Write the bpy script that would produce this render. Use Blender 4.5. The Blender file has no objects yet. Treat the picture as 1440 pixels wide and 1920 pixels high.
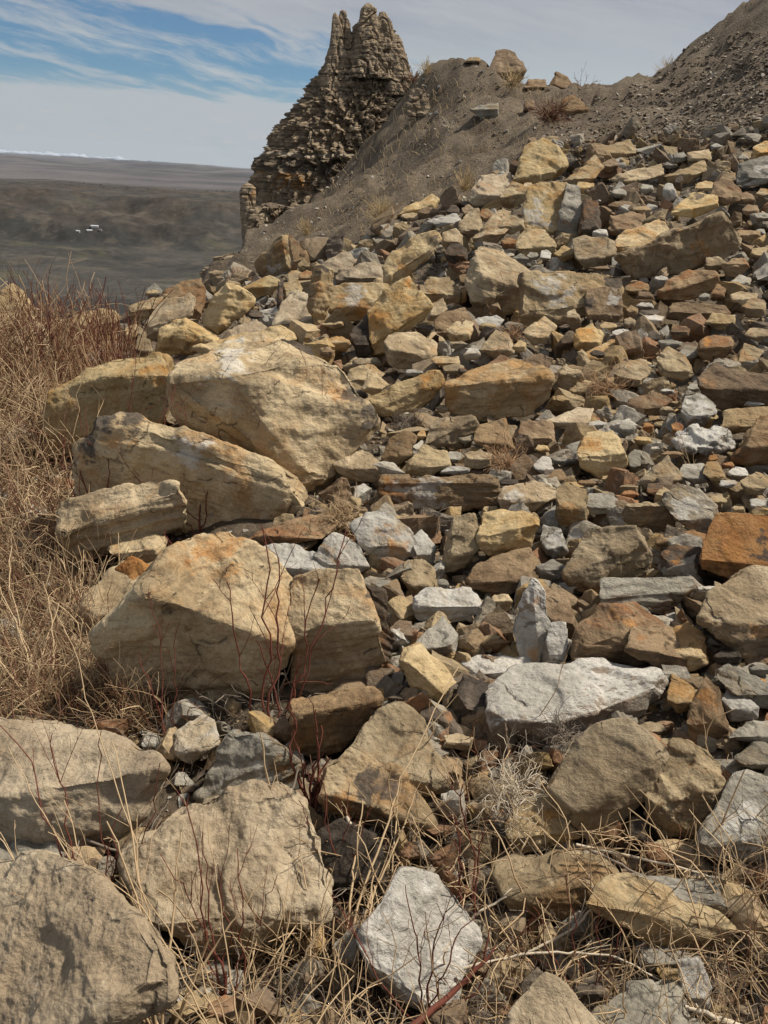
import bpy, bmesh, math, random
import numpy as np
from mathutils import Vector, Matrix
from math import radians as RAD
rnd = random.Random(7)
rng = np.random.default_rng(7)
sc = bpy.context.scene
COL = sc.collection

# ------------------------------------------------------------------ camera
FPX = 1442.0; PITCH = RAD(23.5); ROLL = RAD(3.3)
CAM = np.array([0.0, 0.0, 1.6])
fwd = np.array([0, math.cos(PITCH), -math.sin(PITCH)])
wr = np.array([1.0, 0, 0]); wu = np.cross(wr, fwd)
cr = math.cos(ROLL)*wr + math.sin(ROLL)*wu
cu = -math.sin(ROLL)*wr + math.cos(ROLL)*wu
cam_d = bpy.data.cameras.new('camera'); cam = bpy.data.objects.new('camera', cam_d); COL.objects.link(cam)
cam.matrix_world = Matrix(((cr[0], cu[0], -fwd[0], CAM[0]), (cr[1], cu[1], -fwd[1], CAM[1]), (cr[2], cu[2], -fwd[2], CAM[2]), (0, 0, 0, 1)))
cam_d.sensor_fit = 'VERTICAL'; cam_d.sensor_height = 36.0; cam_d.lens = 36.0*FPX/1920.0
cam_d.clip_start = 0.05; cam_d.clip_end = 200000
sc.camera = cam

# ------------------------------------------------------------------ light
SUN_EL = RAD(54); SUN_AZ = RAD(66)      # azimuth from +Y towards +X
world = bpy.data.worlds.new("World"); sc.world = world; world.use_nodes = True
wn = world.node_tree; wn.nodes.clear()
def N(t, typ, **k):
    n = t.nodes.new(typ)
    for a, b in k.items(): setattr(n, a, b)
    return n
def L(t, a, b): t.links.new(a, b)
out = N(wn, 'ShaderNodeOutputWorld'); bg = N(wn, 'ShaderNodeBackground'); bg.inputs[1].default_value = 0.062
sky = N(wn, 'ShaderNodeTexSky', sky_type='NISHITA', sun_disc=False, sun_elevation=SUN_EL, sun_rotation=SUN_AZ, altitude=1200.0, air_density=1.0, dust_density=0.6, ozone_density=1.5)
tc = N(wn, 'ShaderNodeTexCoord'); sep = N(wn, 'ShaderNodeSeparateXYZ'); L(wn, tc.outputs['Generated'], sep.inputs[0])
def M(t, op, a, b=None, c=None, clamp=False):
    n = N(t, 'ShaderNodeMath', operation=op, use_clamp=clamp)
    for i, v in enumerate((a, b, c)):
        if v is None: continue
        if hasattr(v, 'default_value') or hasattr(v, 'links'): L(t, v, n.inputs[i])
        else: n.inputs[i].default_value = v
    return n.outputs[0]
def MAPR(t, v, a, b, c=0.0, d=1.0, smooth=True):
    n = N(t, 'ShaderNodeMapRange'); n.interpolation_type = 'SMOOTHSTEP' if smooth else 'LINEAR'
    L(t, v, n.inputs[0])
    for i, x in enumerate((a, b, c, d)): n.inputs[i+1].default_value = x
    return n.outputs[0]
def MIX(t, f, a, b, mode='MIX'):
    n = N(t, 'ShaderNodeMix', data_type='RGBA', blend_type=mode); n.clamp_factor = True
    for s, v in ((0, f), (6, a), (7, b)):
        if hasattr(v, 'links'): L(t, v, n.inputs[s])
        elif s == 0: n.inputs[0].default_value = v
        else: n.inputs[s].default_value = (v[0], v[1], v[2], 1)
    return n.outputs[2]
def NOISE(t, vec, scale, detail=5, rough=0.55, dist=0.0, out=0):
    n = N(t, 'ShaderNodeTexNoise'); n.inputs['Scale'].default_value = scale; n.inputs['Detail'].default_value = detail
    n.inputs['Roughness'].default_value = rough; n.inputs['Distortion'].default_value = dist
    if vec is not None: L(t, vec, n.inputs['Vector'])
    return n.outputs[out]
def COMB(t, x, y, z):
    n = N(t, 'ShaderNodeCombineXYZ')
    for i, v in enumerate((x, y, z)):
        if hasattr(v, 'links'): L(t, v, n.inputs[i])
        else: n.inputs[i].default_value = v
    return n.outputs[0]
# clouds live on a flat layer overhead: project the view direction on it
zz = M(wn, 'MAXIMUM', sep.outputs[2], 0.0)
den = M(wn, 'ADD', zz, 0.045)
u = M(wn, 'DIVIDE', sep.outputs[0], den); v = M(wn, 'DIVIDE', sep.outputs[1], den)
az = M(wn, 'ARCTAN2', sep.outputs[0], sep.outputs[1])
# streaks of cirrus, drawn out sideways in azimuth / elevation
e0 = M(wn, 'MULTIPLY', sep.outputs[2], 1.0)
tilt = M(wn, 'ADD', e0, M(wn, 'MULTIPLY', az, 0.16))
warp = NOISE(wn, COMB(wn, M(wn, 'MULTIPLY', az, 3.0), M(wn, 'MULTIPLY', e0, 9.0), 3.1), 1.6, 4, 0.55)
st = COMB(wn, M(wn, 'MULTIPLY', az, 3.4), M(wn, 'ADD', M(wn, 'MULTIPLY', tilt, 21.0), M(wn, 'MULTIPLY', warp, 1.3)), 0.7)
streak = NOISE(wn, st, 1.25, 9, 0.62, 0.2)
big = NOISE(wn, COMB(wn, M(wn, 'MULTIPLY', az, 1.6), M(wn, 'MULTIPLY', e0, 7.0), 5.5), 1.0, 3, 0.5)
hole = M(wn, 'MULTIPLY', MAPR(wn, e0, 0.055, 0.08), MAPR(wn, M(wn, 'ADD', e0, M(wn, 'MULTIPLY', big, 0.05)), 0.20, 0.165))     # the clearer belt
hole = M(wn, 'MULTIPLY', hole, MAPR(wn, az, 0.03, -0.14, 0.0, 1.0))
thr = M(wn, 'ADD', M(wn, 'ADD', streak, 0.10), M(wn, 'MULTIPLY', hole, -0.262))
cirrus = MAPR(wn, thr, 0.33, 0.50)
wisp = NOISE(wn, COMB(wn, M(wn, 'MULTIPLY', az, 9.0), M(wn, 'ADD', M(wn, 'MULTIPLY', tilt, 70.0), M(wn, 'MULTIPLY', warp, 2.4)), 2.3), 1.0, 9, 0.68, 0.15)
cirrus = M(wn, 'MAXIMUM', cirrus, MAPR(wn, M(wn, 'ADD', wisp, M(wn, 'MULTIPLY', streak, 0.35)), 0.60, 0.86, 0.0, 0.75))
low_b = M(wn, 'MULTIPLY', MAPR(wn, e0, 0.095, 0.04), MAPR(wn, wisp, 0.30, 0.60, 0.55, 0.95))
cirrus = M(wn, 'MAXIMUM', cirrus, low_b)
cirrus = M(wn, 'MULTIPLY', cirrus, 0.95)
# small cumulus tufts low over the horizon
cu_n = NOISE(wn, COMB(wn, M(wn, 'MULTIPLY', az, 30.0), M(wn, 'MULTIPLY', e0, 95.0), 1.0), 1.0, 6, 0.6)
tuft = M(wn, 'MULTIPLY', MAPR(wn, cu_n, 0.58, 0.68), M(wn, 'MULTIPLY', MAPR(wn, e0, 0.012, 0.03), MAPR(wn, e0, 0.06, 0.045)))
# cloud colour: grey-lilac deck above, white streaks, pale low down
high = MAPR(wn, M(wn, 'ADD', e0, M(wn, 'MULTIPLY', big, 0.05)), 0.13, 0.22)
shade = NOISE(wn, COMB(wn, M(wn, 'MULTIPLY', az, 2.2), M(wn, 'MULTIPLY', tilt, 14.0), 8.2), 1.3, 6, 0.55)
ccol = MIX(wn, high, (6.2, 6.8, 7.1), (4.1, 4.3, 5.1))
ccol = MIX(wn, MAPR(wn, shade, 0.40, 0.68, 0.0, 0.75), ccol, (6.3,6.5,6.9))
ccol = MIX(wn, MAPR(wn, wisp, 0.42, 0.70, 0.0, 0.55), ccol, (6.4, 6.6, 6.9))
ccol = MIX(wn, M(wn, 'MULTIPLY', tuft, 0.7), ccol, (7.2,7.1,7.0))
skyc = MIX(wn, 1.0, sky.outputs[0], (0.56, 0.80, 0.95), 'MULTIPLY')
skyc = MIX(wn, cirrus, skyc, ccol)
L(wn, skyc, bg.inputs[0]); L(wn, bg.outputs[0], out.inputs[0])
sd = bpy.data.lights.new('sun', 'SUN'); sd.energy = 5.0; sd.angle = RAD(4); sd.color = (1.0, 0.92, 0.80)
so = bpy.data.objects.new('sun', sd); COL.objects.link(so)
sv = Vector((math.sin(SUN_AZ)*math.cos(SUN_EL), math.cos(SUN_AZ)*math.cos(SUN_EL), math.sin(SUN_EL)))
so.rotation_euler = sv.to_track_quat('Z', 'Y').to_euler()
sc.view_settings.view_transform = 'Standard'; sc.view_settings.look = 'None'
sc.view_settings.exposure = 0.27; sc.view_settings.gamma = 1.0
sc.render.engine = 'CYCLES'; sc.cycles.max_bounces = 5; sc.cycles.diffuse_bounces = 3; sc.cycles.volume_bounces = 0
sc.cycles.use_denoising = True

# ------------------------------------------------------------------ noise in numpy
_perm = rng.permutation(256); _perm = np.concatenate([_perm, _perm, _perm])
_g = rng.normal(size=(256, 3)); _g /= np.linalg.norm(_g, axis=1)[:, None]
def perlin(p):
    p = np.asarray(p, float); i = np.floor(p).astype(int); f = p - i; i &= 255
    w = f*f*f*(f*(f*6-15)+10); r = 0
    for dx in (0, 1):
        for dy in (0, 1):
            for dz in (0, 1):
                h = _perm[_perm[_perm[i[:, 0]+dx]+i[:, 1]+dy]+i[:, 2]+dz] & 255
                d = f - (dx, dy, dz)
                g = (_g[h]*d).sum(1)
                wt = (w[:, 0] if dx else 1-w[:, 0])*(w[:, 1] if dy else 1-w[:, 1])*(w[:, 2] if dz else 1-w[:, 2])
                r = r + g*wt
    return r*1.5
def fbm(p, octv=4, gain=0.5, lac=2.03):
    p = np.asarray(p, float); a = 1; s = 0
    for k in range(octv):
        s = s + a*perlin(p + 17.3*k); p = p*lac; a *= gain
    return s
def smooth(x, a, b):
    t = np.clip((x-a)/(b-a), 0, 1); return t*t*(3-2*t)

# ------------------------------------------------------------------ pixels of the view to points at a chosen distance
def unp(px, py, Z): return CAM + (cr*((px-720)/FPX) - cu*((py-960)/FPX) + fwd)*Z
def unpv(px, py, Z):
    px = np.asarray(px, float); py = np.asarray(py, float); Z = np.asarray(Z, float)
    return CAM + (((px-720)/FPX)[:, None]*cr - ((py-960)/FPX)[:, None]*cu + fwd)*Z[:, None]
def proj(P):
    d = np.asarray(P) - CAM; z = d@fwd
    return 720+FPX*(d@cr)/z, 960-FPX*(d@cu)/z, z

# ------------------------------------------------------------------ object helpers
def tag(o, label=None, cat=None, group=None, kind=None):
    if label: o['label'] = label
    if cat: o['category'] = cat
    if group: o['group'] = group
    if kind: o['kind'] = kind
    return o
def mesh_obj(name, V, F, mat, parent=None, loc=None, R=None, smooth_sh=True, attrs=None):
    """V nx3, F list/array of tris or quads; loc/R place the object frame, V is in world space"""
    V = np.asarray(V, np.float64)
    if loc is None: loc = np.zeros(3)
    if R is None: R = np.eye(3)
    Vl = (V-loc)@R
    me = bpy.data.meshes.new(name); F = np.asarray(F, np.int32); k = F.shape[1]
    me.vertices.add(len(Vl)); me.vertices.foreach_set('co', Vl.astype(np.float32).ravel())
    me.loops.add(F.size); me.loops.foreach_set('vertex_index', F.ravel())
    me.polygons.add(len(F)); me.polygons.foreach_set('loop_start', np.arange(0, F.size, k, dtype=np.int32))
    me.polygons.foreach_set('use_smooth', np.full(len(F), smooth_sh, bool))
    if attrs:
        for an, arr in attrs.items():
            a = me.attributes.new(an, 'FLOAT_COLOR', 'POINT')
            a.data.foreach_set('color', np.c_[arr, np.ones(len(V))].astype(np.float32).ravel())
    me.update(); me.validate()
    if mat: me.materials.append(mat)
    o = bpy.data.objects.new(name, me); COL.objects.link(o)
    if parent is not None:
        o.parent = parent; o.location = Vector(loc - np.array(parent.location))
    else:
        o.matrix_world = Matrix(((R[0, 0], R[0, 1], R[0, 2], loc[0]), (R[1, 0], R[1, 1], R[1, 2], loc[1]), (R[2, 0], R[2, 1], R[2, 2], loc[2]), (0, 0, 0, 1)))
    return o

# ------------------------------------------------------------------ materials
def new_mat(name):
    m = bpy.data.materials.new(name); m.use_nodes = True; t = m.node_tree; t.nodes.clear()
    o = N(t, 'ShaderNodeOutputMaterial'); b = N(t, 'ShaderNodeBsdfPrincipled'); L(t, b.outputs[0], o.inputs[0])
    b.inputs['Roughness'].default_value = 0.92; b.inputs['Specular IOR Level'].default_value = 0.15
    return m, t, b
def rock_mat(name, a, b_, c, amt_c=0.5, strat=0.5, lichen=0.3, dark=(0.05, 0.045, 0.04)):
    """a/b main tints, c stain tint; local Z is the bedding direction"""
    m, t, bs = new_mat(name)
    tc = N(t, 'ShaderNodeTexCoord'); oi = N(t, 'ShaderNodeObjectInfo'); tone = M(t, 'MULTIPLY', oi.outputs['Object Index'], 0.001)
    off = N(t, 'ShaderNodeVectorMath', operation='SCALE'); L(t, COMB(t, tone, tone, tone), off.inputs[0]); off.inputs['Scale'].default_value = 37.0
    p = N(t, 'ShaderNodeVectorMath', operation='ADD'); L(t, tc.outputs['Object'], p.inputs[0]); L(t, off.outputs[0], p.inputs[1]); p = p.outputs[0]
    sz = N(t, 'ShaderNodeAttribute', attribute_name='stain'); ss = N(t, 'ShaderNodeSeparateColor'); L(t, sz.outputs['Color'], ss.inputs[0])
    sp = N(t, 'ShaderNodeSeparateXYZ'); L(t, p, sp.inputs[0])
    q = COMB(t, sp.outputs[0], sp.outputs[1], M(t, 'MULTIPLY', sp.outputs[2], 7.0))
    n1 = NOISE(t, p, 3.0, 9, 0.62, 0.4); n2 = NOISE(t, p, 7.5, 7, 0.65, 0.8); ns = NOISE(t, q, 7.0, 7, 0.6, 0.25)
    nf = NOISE(t, p, 75.0, 5, 0.7)
    rv = M(t, 'ADD', M(t, 'MULTIPLY', tone, 0.14), -0.07)
    col = MIX(t, MAPR(t, M(t, 'ADD', n1, rv), 0.36, 0.62), a, b_)
    col = MIX(t, M(t, 'MULTIPLY', MAPR(t, M(t, 'ADD', M(t, 'ADD', NOISE(t, p, 2.1, 8, 0.66, 0.9, 0), rv), M(t, 'MULTIPLY', ss.outputs[0], 0.12)), 0.60-0.14*amt_c, 0.74-0.1*amt_c), 0.75), col, c)
    # bedding lines and weathered blotches
    col = MIX(t, M(t, 'MULTIPLY', MAPR(t, ns, 0.52, 0.66), 0.6*strat), col, (a[0]*0.42, a[1]*0.40, a[2]*0.38))
    col = MIX(t, M(t, 'MULTIPLY', MAPR(t, n2, 0.55, 0.72), 0.75*lichen), col, (0.16, 0.145, 0.115))
    col = MIX(t, M(t, 'MULTIPLY', MAPR(t, NOISE(t, p, 13.0, 8, 0.7, 0.3), 0.58, 0.68), 0.45), col, (min(1, b_[0]*1.35), min(1, b_[1]*1.38), min(1, b_[2]*1.45)))
    # joint faces that carry an old dark crust: fixed to the stone, facing a different way on each
    nx = N(t, 'ShaderNodeSeparateXYZ'); L(t, tc.outputs['Normal'], nx.inputs[0]); an = M(t, 'MULTIPLY', tone, 43.0)
    dt = M(t, 'ADD', M(t, 'MULTIPLY', nx.outputs[0], M(t, 'COSINE', an)), M(t, 'MULTIPLY', nx.outputs[1], M(t, 'SINE', an)))
    var = M(t, 'MULTIPLY', MAPR(t, M(t, 'ADD', dt, M(t, 'MULTIPLY', M(t, 'ADD', n1, -0.5), 1.6)), 0.50, 0.72), MAPR(t, M(t, 'FRACT', M(t, 'MULTIPLY', tone, 7.3)), 0.25, 0.35))
    col = MIX(t, M(t, 'MULTIPLY', var, 0.62), col, MIX(t, MAPR(t, n2, 0.4, 0.6), (0.085, 0.060, 0.038), (0.20, 0.115, 0.050)))
    nm = NOISE(t, p, 9.0, 7, 0.7, 0.5)
    def mask(chan, lo=0.40, hi=0.62): return MAPR(t, M(t, 'ADD', M(t, 'MULTIPLY', chan, 0.75), M(t, 'MULTIPLY', M(t, 'ADD', nm, -0.5), 2.0)), lo, hi)
    col = MIX(t, M(t, 'MULTIPLY', mask(ss.outputs[0], .38, .80), 0.62), col, MIX(t, n2, (0.33, 0.125, 0.035), (0.46, 0.26, 0.085)))
    col = MIX(t, M(t, 'MULTIPLY', mask(ss.outputs[1], .4, .68), 0.85), col, MIX(t, MAPR(t, ns, 0.4, 0.7), dark, (0.11, 0.085, 0.07)))
    col = MIX(t, M(t, 'MULTIPLY', mask(ss.outputs[2], .38, .75), 0.6), col, (0.48, 0.465, 0.42))
    vw = N(t, 'ShaderNodeVectorMath', operation='ADD'); L(t, p, vw.inputs[0])
    wv = N(t, 'ShaderNodeVectorMath', operation='SCALE'); L(t, NOISE(t, p, 5.0, 5, 0.6, 0, 1), wv.inputs[0]); wv.inputs['Scale'].default_value = 0.14; L(t, wv.outputs[0], vw.inputs[1])
    vo = N(t, 'ShaderNodeTexVoronoi', feature='DISTANCE_TO_EDGE'); L(t, vw.outputs[0], vo.inputs['Vector']); vo.inputs['Scale'].default_value = 1.9
    crk = M(t, 'MULTIPLY', MAPR(t, vo.outputs['Distance'], 0.014, 0.0), MAPR(t, n2, 0.50, 0.60))
    col = MIX(t, M(t, 'MULTIPLY', crk, 0.6), col, (0.06, 0.048, 0.035))
    crust = MAPR(t, NOISE(t, p, 26.0, 8, 0.75, 0.2), 0.60, 0.66)
    col = MIX(t, M(t, 'MULTIPLY', M(t, 'MULTIPLY', crust, MAPR(t, n1, 0.45, 0.6)), 0.55), col, (0.085, 0.072, 0.055))
    grain = MAPR(t, nf, 0.3, 0.7, 0.80, 1.18, False)
    g3 = COMB(t, grain, grain, grain)
    col = MIX(t, 1.0, col, g3, 'MULTIPLY')
    hv = N(t, 'ShaderNodeHueSaturation'); L(t, col, hv.inputs['Color'])
    rb = M(t, 'FRACT', M(t, 'MULTIPLY', tone, 13.7))
    L(t, M(t, 'ADD', M(t, 'MULTIPLY', rb, 0.42), 0.80), hv.inputs['Value'])
    L(t, M(t, 'ADD', M(t, 'MULTIPLY', tone, 0.16), 0.92), hv.inputs['Saturation'])
    L(t, hv.outputs[0], bs.inputs['Base Color'])
    h = M(t, 'ADD', M(t, 'MULTIPLY', NOISE(t, p, 17.0, 10, 0.68, 0.3), 1.0), M(t, 'MULTIPLY', ns, 0.55*strat))
    h = M(t, 'ADD', h, M(t, 'ADD', M(t, 'MULTIPLY', nf, 0.18), M(t, 'MULTIPLY', crk, -0.7)))
    bp = N(t, 'ShaderNodeBump'); bp.inputs['Strength'].default_value = 0.75; bp.inputs['Distance'].default_value = 0.03
    L(t, h, bp.inputs['Height']); L(t, bp.outputs[0], bs.inputs['Normal'])
    return m
MATS = dict(
 T=rock_mat('tan_sandstone', (0.245, 0.182, 0.105), (0.415, 0.330, 0.205), (0.31, 0.175, 0.070), 0.75, 0.75, 0.55),
 O=rock_mat('ochre_sandstone', (0.315, 0.218, 0.105), (0.430, 0.335, 0.190), (0.325, 0.190, 0.072), 0.5, 0.5, 0.4),
 B=rock_mat('brown_sandstone', (0.150, 0.100, 0.058), (0.260, 0.185, 0.108), (0.200, 0.092, 0.040), 0.55, 0.9, 0.5),
 G=rock_mat('grey_shale', (0.190, 0.172, 0.138), (0.300, 0.278, 0.228), (0.260, 0.190, 0.105), 0.35, 0.9, 0.4),
 W=rock_mat('pale_limestone', (0.335, 0.312, 0.265), (0.470, 0.445, 0.395), (0.340, 0.265, 0.165), 0.2, 0.6, 0.25),
 R=rock_mat('rusty_ironstone', (0.230, 0.095, 0.034), (0.340, 0.190, 0.078), (0.120, 0.045, 0.024), 0.5, 0.7, 0.35),
 D=rock_mat('black_stone', (0.045, 0.037, 0.030), (0.100, 0.078, 0.058), (0.17, 0.09, 0.045), 0.35, 1.0, 0.2),
 S=rock_mat('buff_slab', (0.260, 0.200, 0.130), (0.385, 0.315, 0.215), (0.300, 0.195, 0.095), 0.4, 0.4, 0.4),
)
# ------------------------------------------------------------------ ground of the hillside: polar height field round the viewer
# each control point is a place on the ground: where it is seen and how far away it is
CP = [(-300,1980,1.6),(-300,1500,2.5),(-300,1200,4.0),(-300,900,6.6),(-300,700,9.5),
 (0,1960,1.55),(0,1500,2.35),(0,1200,3.6),(0,900,6.0),(0,740,8.6),(0,650,11),(120,640,11.8),(240,620,13.2),(240,760,7.4),(240,960,4.6),(240,1200,3.2),
 (360,1920,1.6),(360,1500,2.25),(360,1200,3.0),(360,900,4.7),(360,740,7.0),(360,640,9.8),(340,565,17),(410,520,21),(450,495,25.5),
 (560,560,13),(560,500,20),(560,450,25),(490,470,28),
 (720,1920,1.58),(720,1500,2.2),(720,1200,3.0),(720,1000,3.9),(720,900,4.6),(720,800,5.6),(720,700,7.2),(720,600,9.8),(720,520,13.5),(720,450,18.5),(700,410,22),
 (1080,1920,1.55),(1080,1500,2.15),(1080,1200,2.9),(1080,1000,3.8),(1080,800,5.4),(1080,700,6.7),(1080,600,8.7),(1080,500,12),(1080,400,16),(1080,320,20.5),
 (1440,1920,1.5),(1440,1500,2.0),(1440,1200,2.7),(1440,1000,3.5),(1440,800,5.0),(1440,700,6.4),(1440,600,8.2),(1440,500,11),(1440,400,14.5),(1440,320,18),(1440,230,22),(1440,110,29),
 (1800,1920,1.45),(1800,1400,2.1),(1800,1000,3.4),(1800,700,6.0),(1800,500,10),(1800,300,17),(1800,100,25),(1800,-150,29),
 (880,385,20),(940,330,23),(880,300,26.5),(880,200,32.5),(960,230,29),(1040,270,25),(1160,250,26),(1300,240,25),(1160,200,32),(1300,160,32),(1000,200,33),
 (700,350,31),(760,320,32),(770,250,37),(800,220,37),(640,400,29),(600,440,26.5),(650,355,36),(560,400,33),(820,160,38)]
RIM = [(-400,640,10),(-150,640,10.5),(0,615,12),(100,612,12.6),(240,596,14.5),(330,545,18.5),(400,502,23),(447,482,28),(470,478,40),(500,405,50),(560,375,50),(640,350,50),(690,338,48.5),(715,326,48),(735,292,47.5),(750,225,47),(772,155,45.5),(800,138,41),(840,122,39.5),(880,110,38.5),(930,128,38.5),
 (1000,160,39),(1080,178,41),(1160,174,42),(1240,122,42),(1320,62,40),(1420,1,37),(1600,-130,33),(1900,-330,30),(2300,-500,28)]
def polar(P):
    d = P-CAM; r = np.hypot(d[..., 0], d[..., 1]); return np.arctan2(d[..., 0], d[..., 1]), np.log(r), d[..., 2]/r
cp = np.array(CP+RIM, float); U, Vv, T = polar(unpv(cp[:, 0], cp[:, 1], cp[:, 2]))
ctl = np.c_[U, Vv]
def kern(A, B): return np.sqrt(((A[:, None]-B[None])**2).sum(2)+0.0004)
n_ = len(ctl); K = np.zeros((n_+3, n_+3)); K[:n_, :n_] = kern(ctl, ctl)+np.eye(n_)*-0.0004
Pm = np.c_[np.ones(n_), ctl]; K[:n_, n_:] = Pm; K[n_:, :n_] = Pm.T
sol = np.linalg.solve(K, np.r_[T, 0, 0, 0])
def t_eval(u, v):
    A = np.c_[u, v]; r = np.empty(len(A))
    for i in range(0, len(A), 20000):
        a = A[i:i+20000]; r[i:i+20000] = kern(a, ctl)@sol[:n_] + np.c_[np.ones(len(a)), a]@sol[n_:]
    return r
rm = np.array(RIM, float); RU, RV, _ = polar(unpv(rm[:, 0], rm[:, 1], rm[:, 2])); od = np.argsort(RU); RU = RU[od]; RV = RV[od]
NU, NV = 560, 520
ug = np.radians(np.linspace(-62, 66, NU)); vg = np.linspace(math.log(0.35), math.log(430), NV)
UU, VV = np.meshgrid(ug, vg, indexing='ij')
Rr = np.exp(VV); RRIM = np.exp(np.interp(UU, RU, RV))
Veff = np.minimum(VV, np.log(RRIM))
TT = t_eval(UU.ravel(), Veff.ravel()).reshape(UU.shape)
HZ = 1.6 + np.exp(Veff)*TT
over = np.maximum(Rr-RRIM, 0)
HZ = HZ - over*0.62*smooth(over, 0, 1.5) - 0.06*over
GX = Rr*np.sin(UU); GY = Rr*np.cos(UU)
pp = np.c_[GX.ravel(), GY.ravel(), np.zeros(GX.size)]
amp = np.clip(Rr.ravel()*0.012, 0.015, 0.7)
relief = fbm(pp*0.35, 5)*amp*1.3 + fbm(pp*2.1+9, 4)*np.clip(Rr.ravel()*0.004, .012, .16)
fr = np.abs(fbm(pp*0.10+3, 4)); relief = relief - fr*smooth(over.ravel(), 2, 30)*9.0
HZ = HZ + relief.reshape(HZ.shape)
HZ = np.maximum(HZ, -165+2*fbm(pp*0.01, 3).reshape(HZ.shape))
TG = (HZ-1.6)/Rr
def edge_y(x):   # upper limit of the rubble, as seen
    return np.interp(x, [-200, 0, 240, 400, 480, 560, 640, 720, 800, 880, 940, 1000, 1120, 1300, 1600], [700, 690, 610, 540, 520, 505, 470, 435, 405, 370, 325, 280, 262, 250, 215])
# the soil lies lower between the blocks than the surface they make together
_q = np.c_[GX.ravel(), GY.ravel(), HZ.ravel()]; _x, _y, _z = proj(_q); _zz = np.maximum(_z, .5)
low = smooth(_y-edge_y(_x), 5, 60)*(Rr.ravel() < RRIM.ravel())*(_z > 0.2)
pit = (34+20*fbm(_q*np.array([1, 1, 1])/np.maximum(_zz, 1)[:, None]*9.0+3, 3))/FPX*_zz*low
HZ2 = HZ-np.clip(pit, 0, 1.2).reshape(HZ.shape); TG2 = (HZ2-1.6)/Rr
def hit(px, py):
    """distance along the view axis at which a sight line meets the ground"""
    d = unp(px, py, 1.0)-CAM; rr = math.hypot(d[0], d[1]); u = math.atan2(d[0], d[1]); t = d[2]/rr
    x = np.clip((u-ug[0])/(ug[1]-ug[0]), 0, NU-1.001); i = int(x); f = x-i
    col = TG[i]*(1-f)+TG[i+1]*f
    k = np.argmax((col >= t) & (vg > math.log(0.75)))
    if col[k] < t: return None
    if k > 0 and col[k] != col[k-1]: vv = vg[k-1]+(vg[k]-vg[k-1])*np.clip((t-col[k-1])/(col[k]-col[k-1]), 0, 1)
    else: vv = vg[k]
    return math.exp(vv)/rr
def ground_z(x, y):
    u = math.atan2(x, y); v = math.log(max(0.36, math.hypot(x, y)))
    i = np.clip((u-ug[0])/(ug[1]-ug[0]), 0, NU-1.001); j = np.clip((v-vg[0])/(vg[1]-vg[0]), 0, NV-1.001)
    a, b = int(i), int(j); f, g = i-a, j-b
    return (HZ[a, b]*(1-f)*(1-g)+HZ[a+1, b]*f*(1-g)+HZ[a, b+1]*(1-f)*g+HZ[a+1, b+1]*f*g)
def grid_faces(nu, nv):
    i, j = np.meshgrid(np.arange(nu-1), np.arange(nv-1), indexing='ij'); a = (i*nv+j).ravel()
    return np.c_[a, a+1, a+nv+1, a+nv][:, ::-1][:, ::-1]

def ground_mat():
    m, t, bs = new_mat('scree_dirt'); g = N(t, 'ShaderNodeNewGeometry'); p = g.outputs['Position']
    n1 = NOISE(t, p, 0.55, 8, 0.6); n2 = NOISE(t, p, 9.0, 8, 0.7); n3 = NOISE(t, p, 2.2, 8, 0.7, 0.5)
    col = MIX(t, MAPR(t, n1, 0.35, 0.65), (0.100, 0.076, 0.052), (0.150, 0.120, 0.085))
    col = MIX(t, MAPR(t, n3, 0.50, 0.66, 0, 0.6), col, (0.088, 0.064, 0.042))
    col = MIX(t, MAPR(t, n2, 0.58, 0.70, 0, 0.6), col, (0.20, 0.175, 0.14))
    vo = N(t, 'ShaderNodeTexVoronoi'); L(t, p, vo.inputs['Vector']); vo.inputs['Scale'].default_value = 14.0
    sp = N(t, 'ShaderNodeSeparateColor'); L(t, vo.outputs['Color'], sp.inputs[0])
    gr = MAPR(t, sp.outputs[0], 0, 1, 0.7, 1.35, False)
    col = MIX(t, 1.0, col, COMB(t, gr, gr, gr), 'MULTIPLY')
    L(t, col, bs.inputs['Base Color'])
    h = M(t, 'ADD', M(t, 'MULTIPLY', vo.outputs['Distance'], -0.5), M(t, 'ADD', n2, M(t, 'MULTIPLY', NOISE(t, p, 30, 6, 0.7), 0.5)))
    bp = N(t, 'ShaderNodeBump'); bp.inputs['Strength'].default_value = 1.0; bp.inputs['Distance'].default_value = 0.06
    L(t, h, bp.inputs['Height']); L(t, bp.outputs[0], bs.inputs['Normal'])
    return m
hill = mesh_obj('scree_slope', np.c_[GX.ravel(), GY.ravel(), HZ2.ravel()], grid_faces(NU, NV), ground_mat())
tag(hill, kind='structure')

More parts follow.
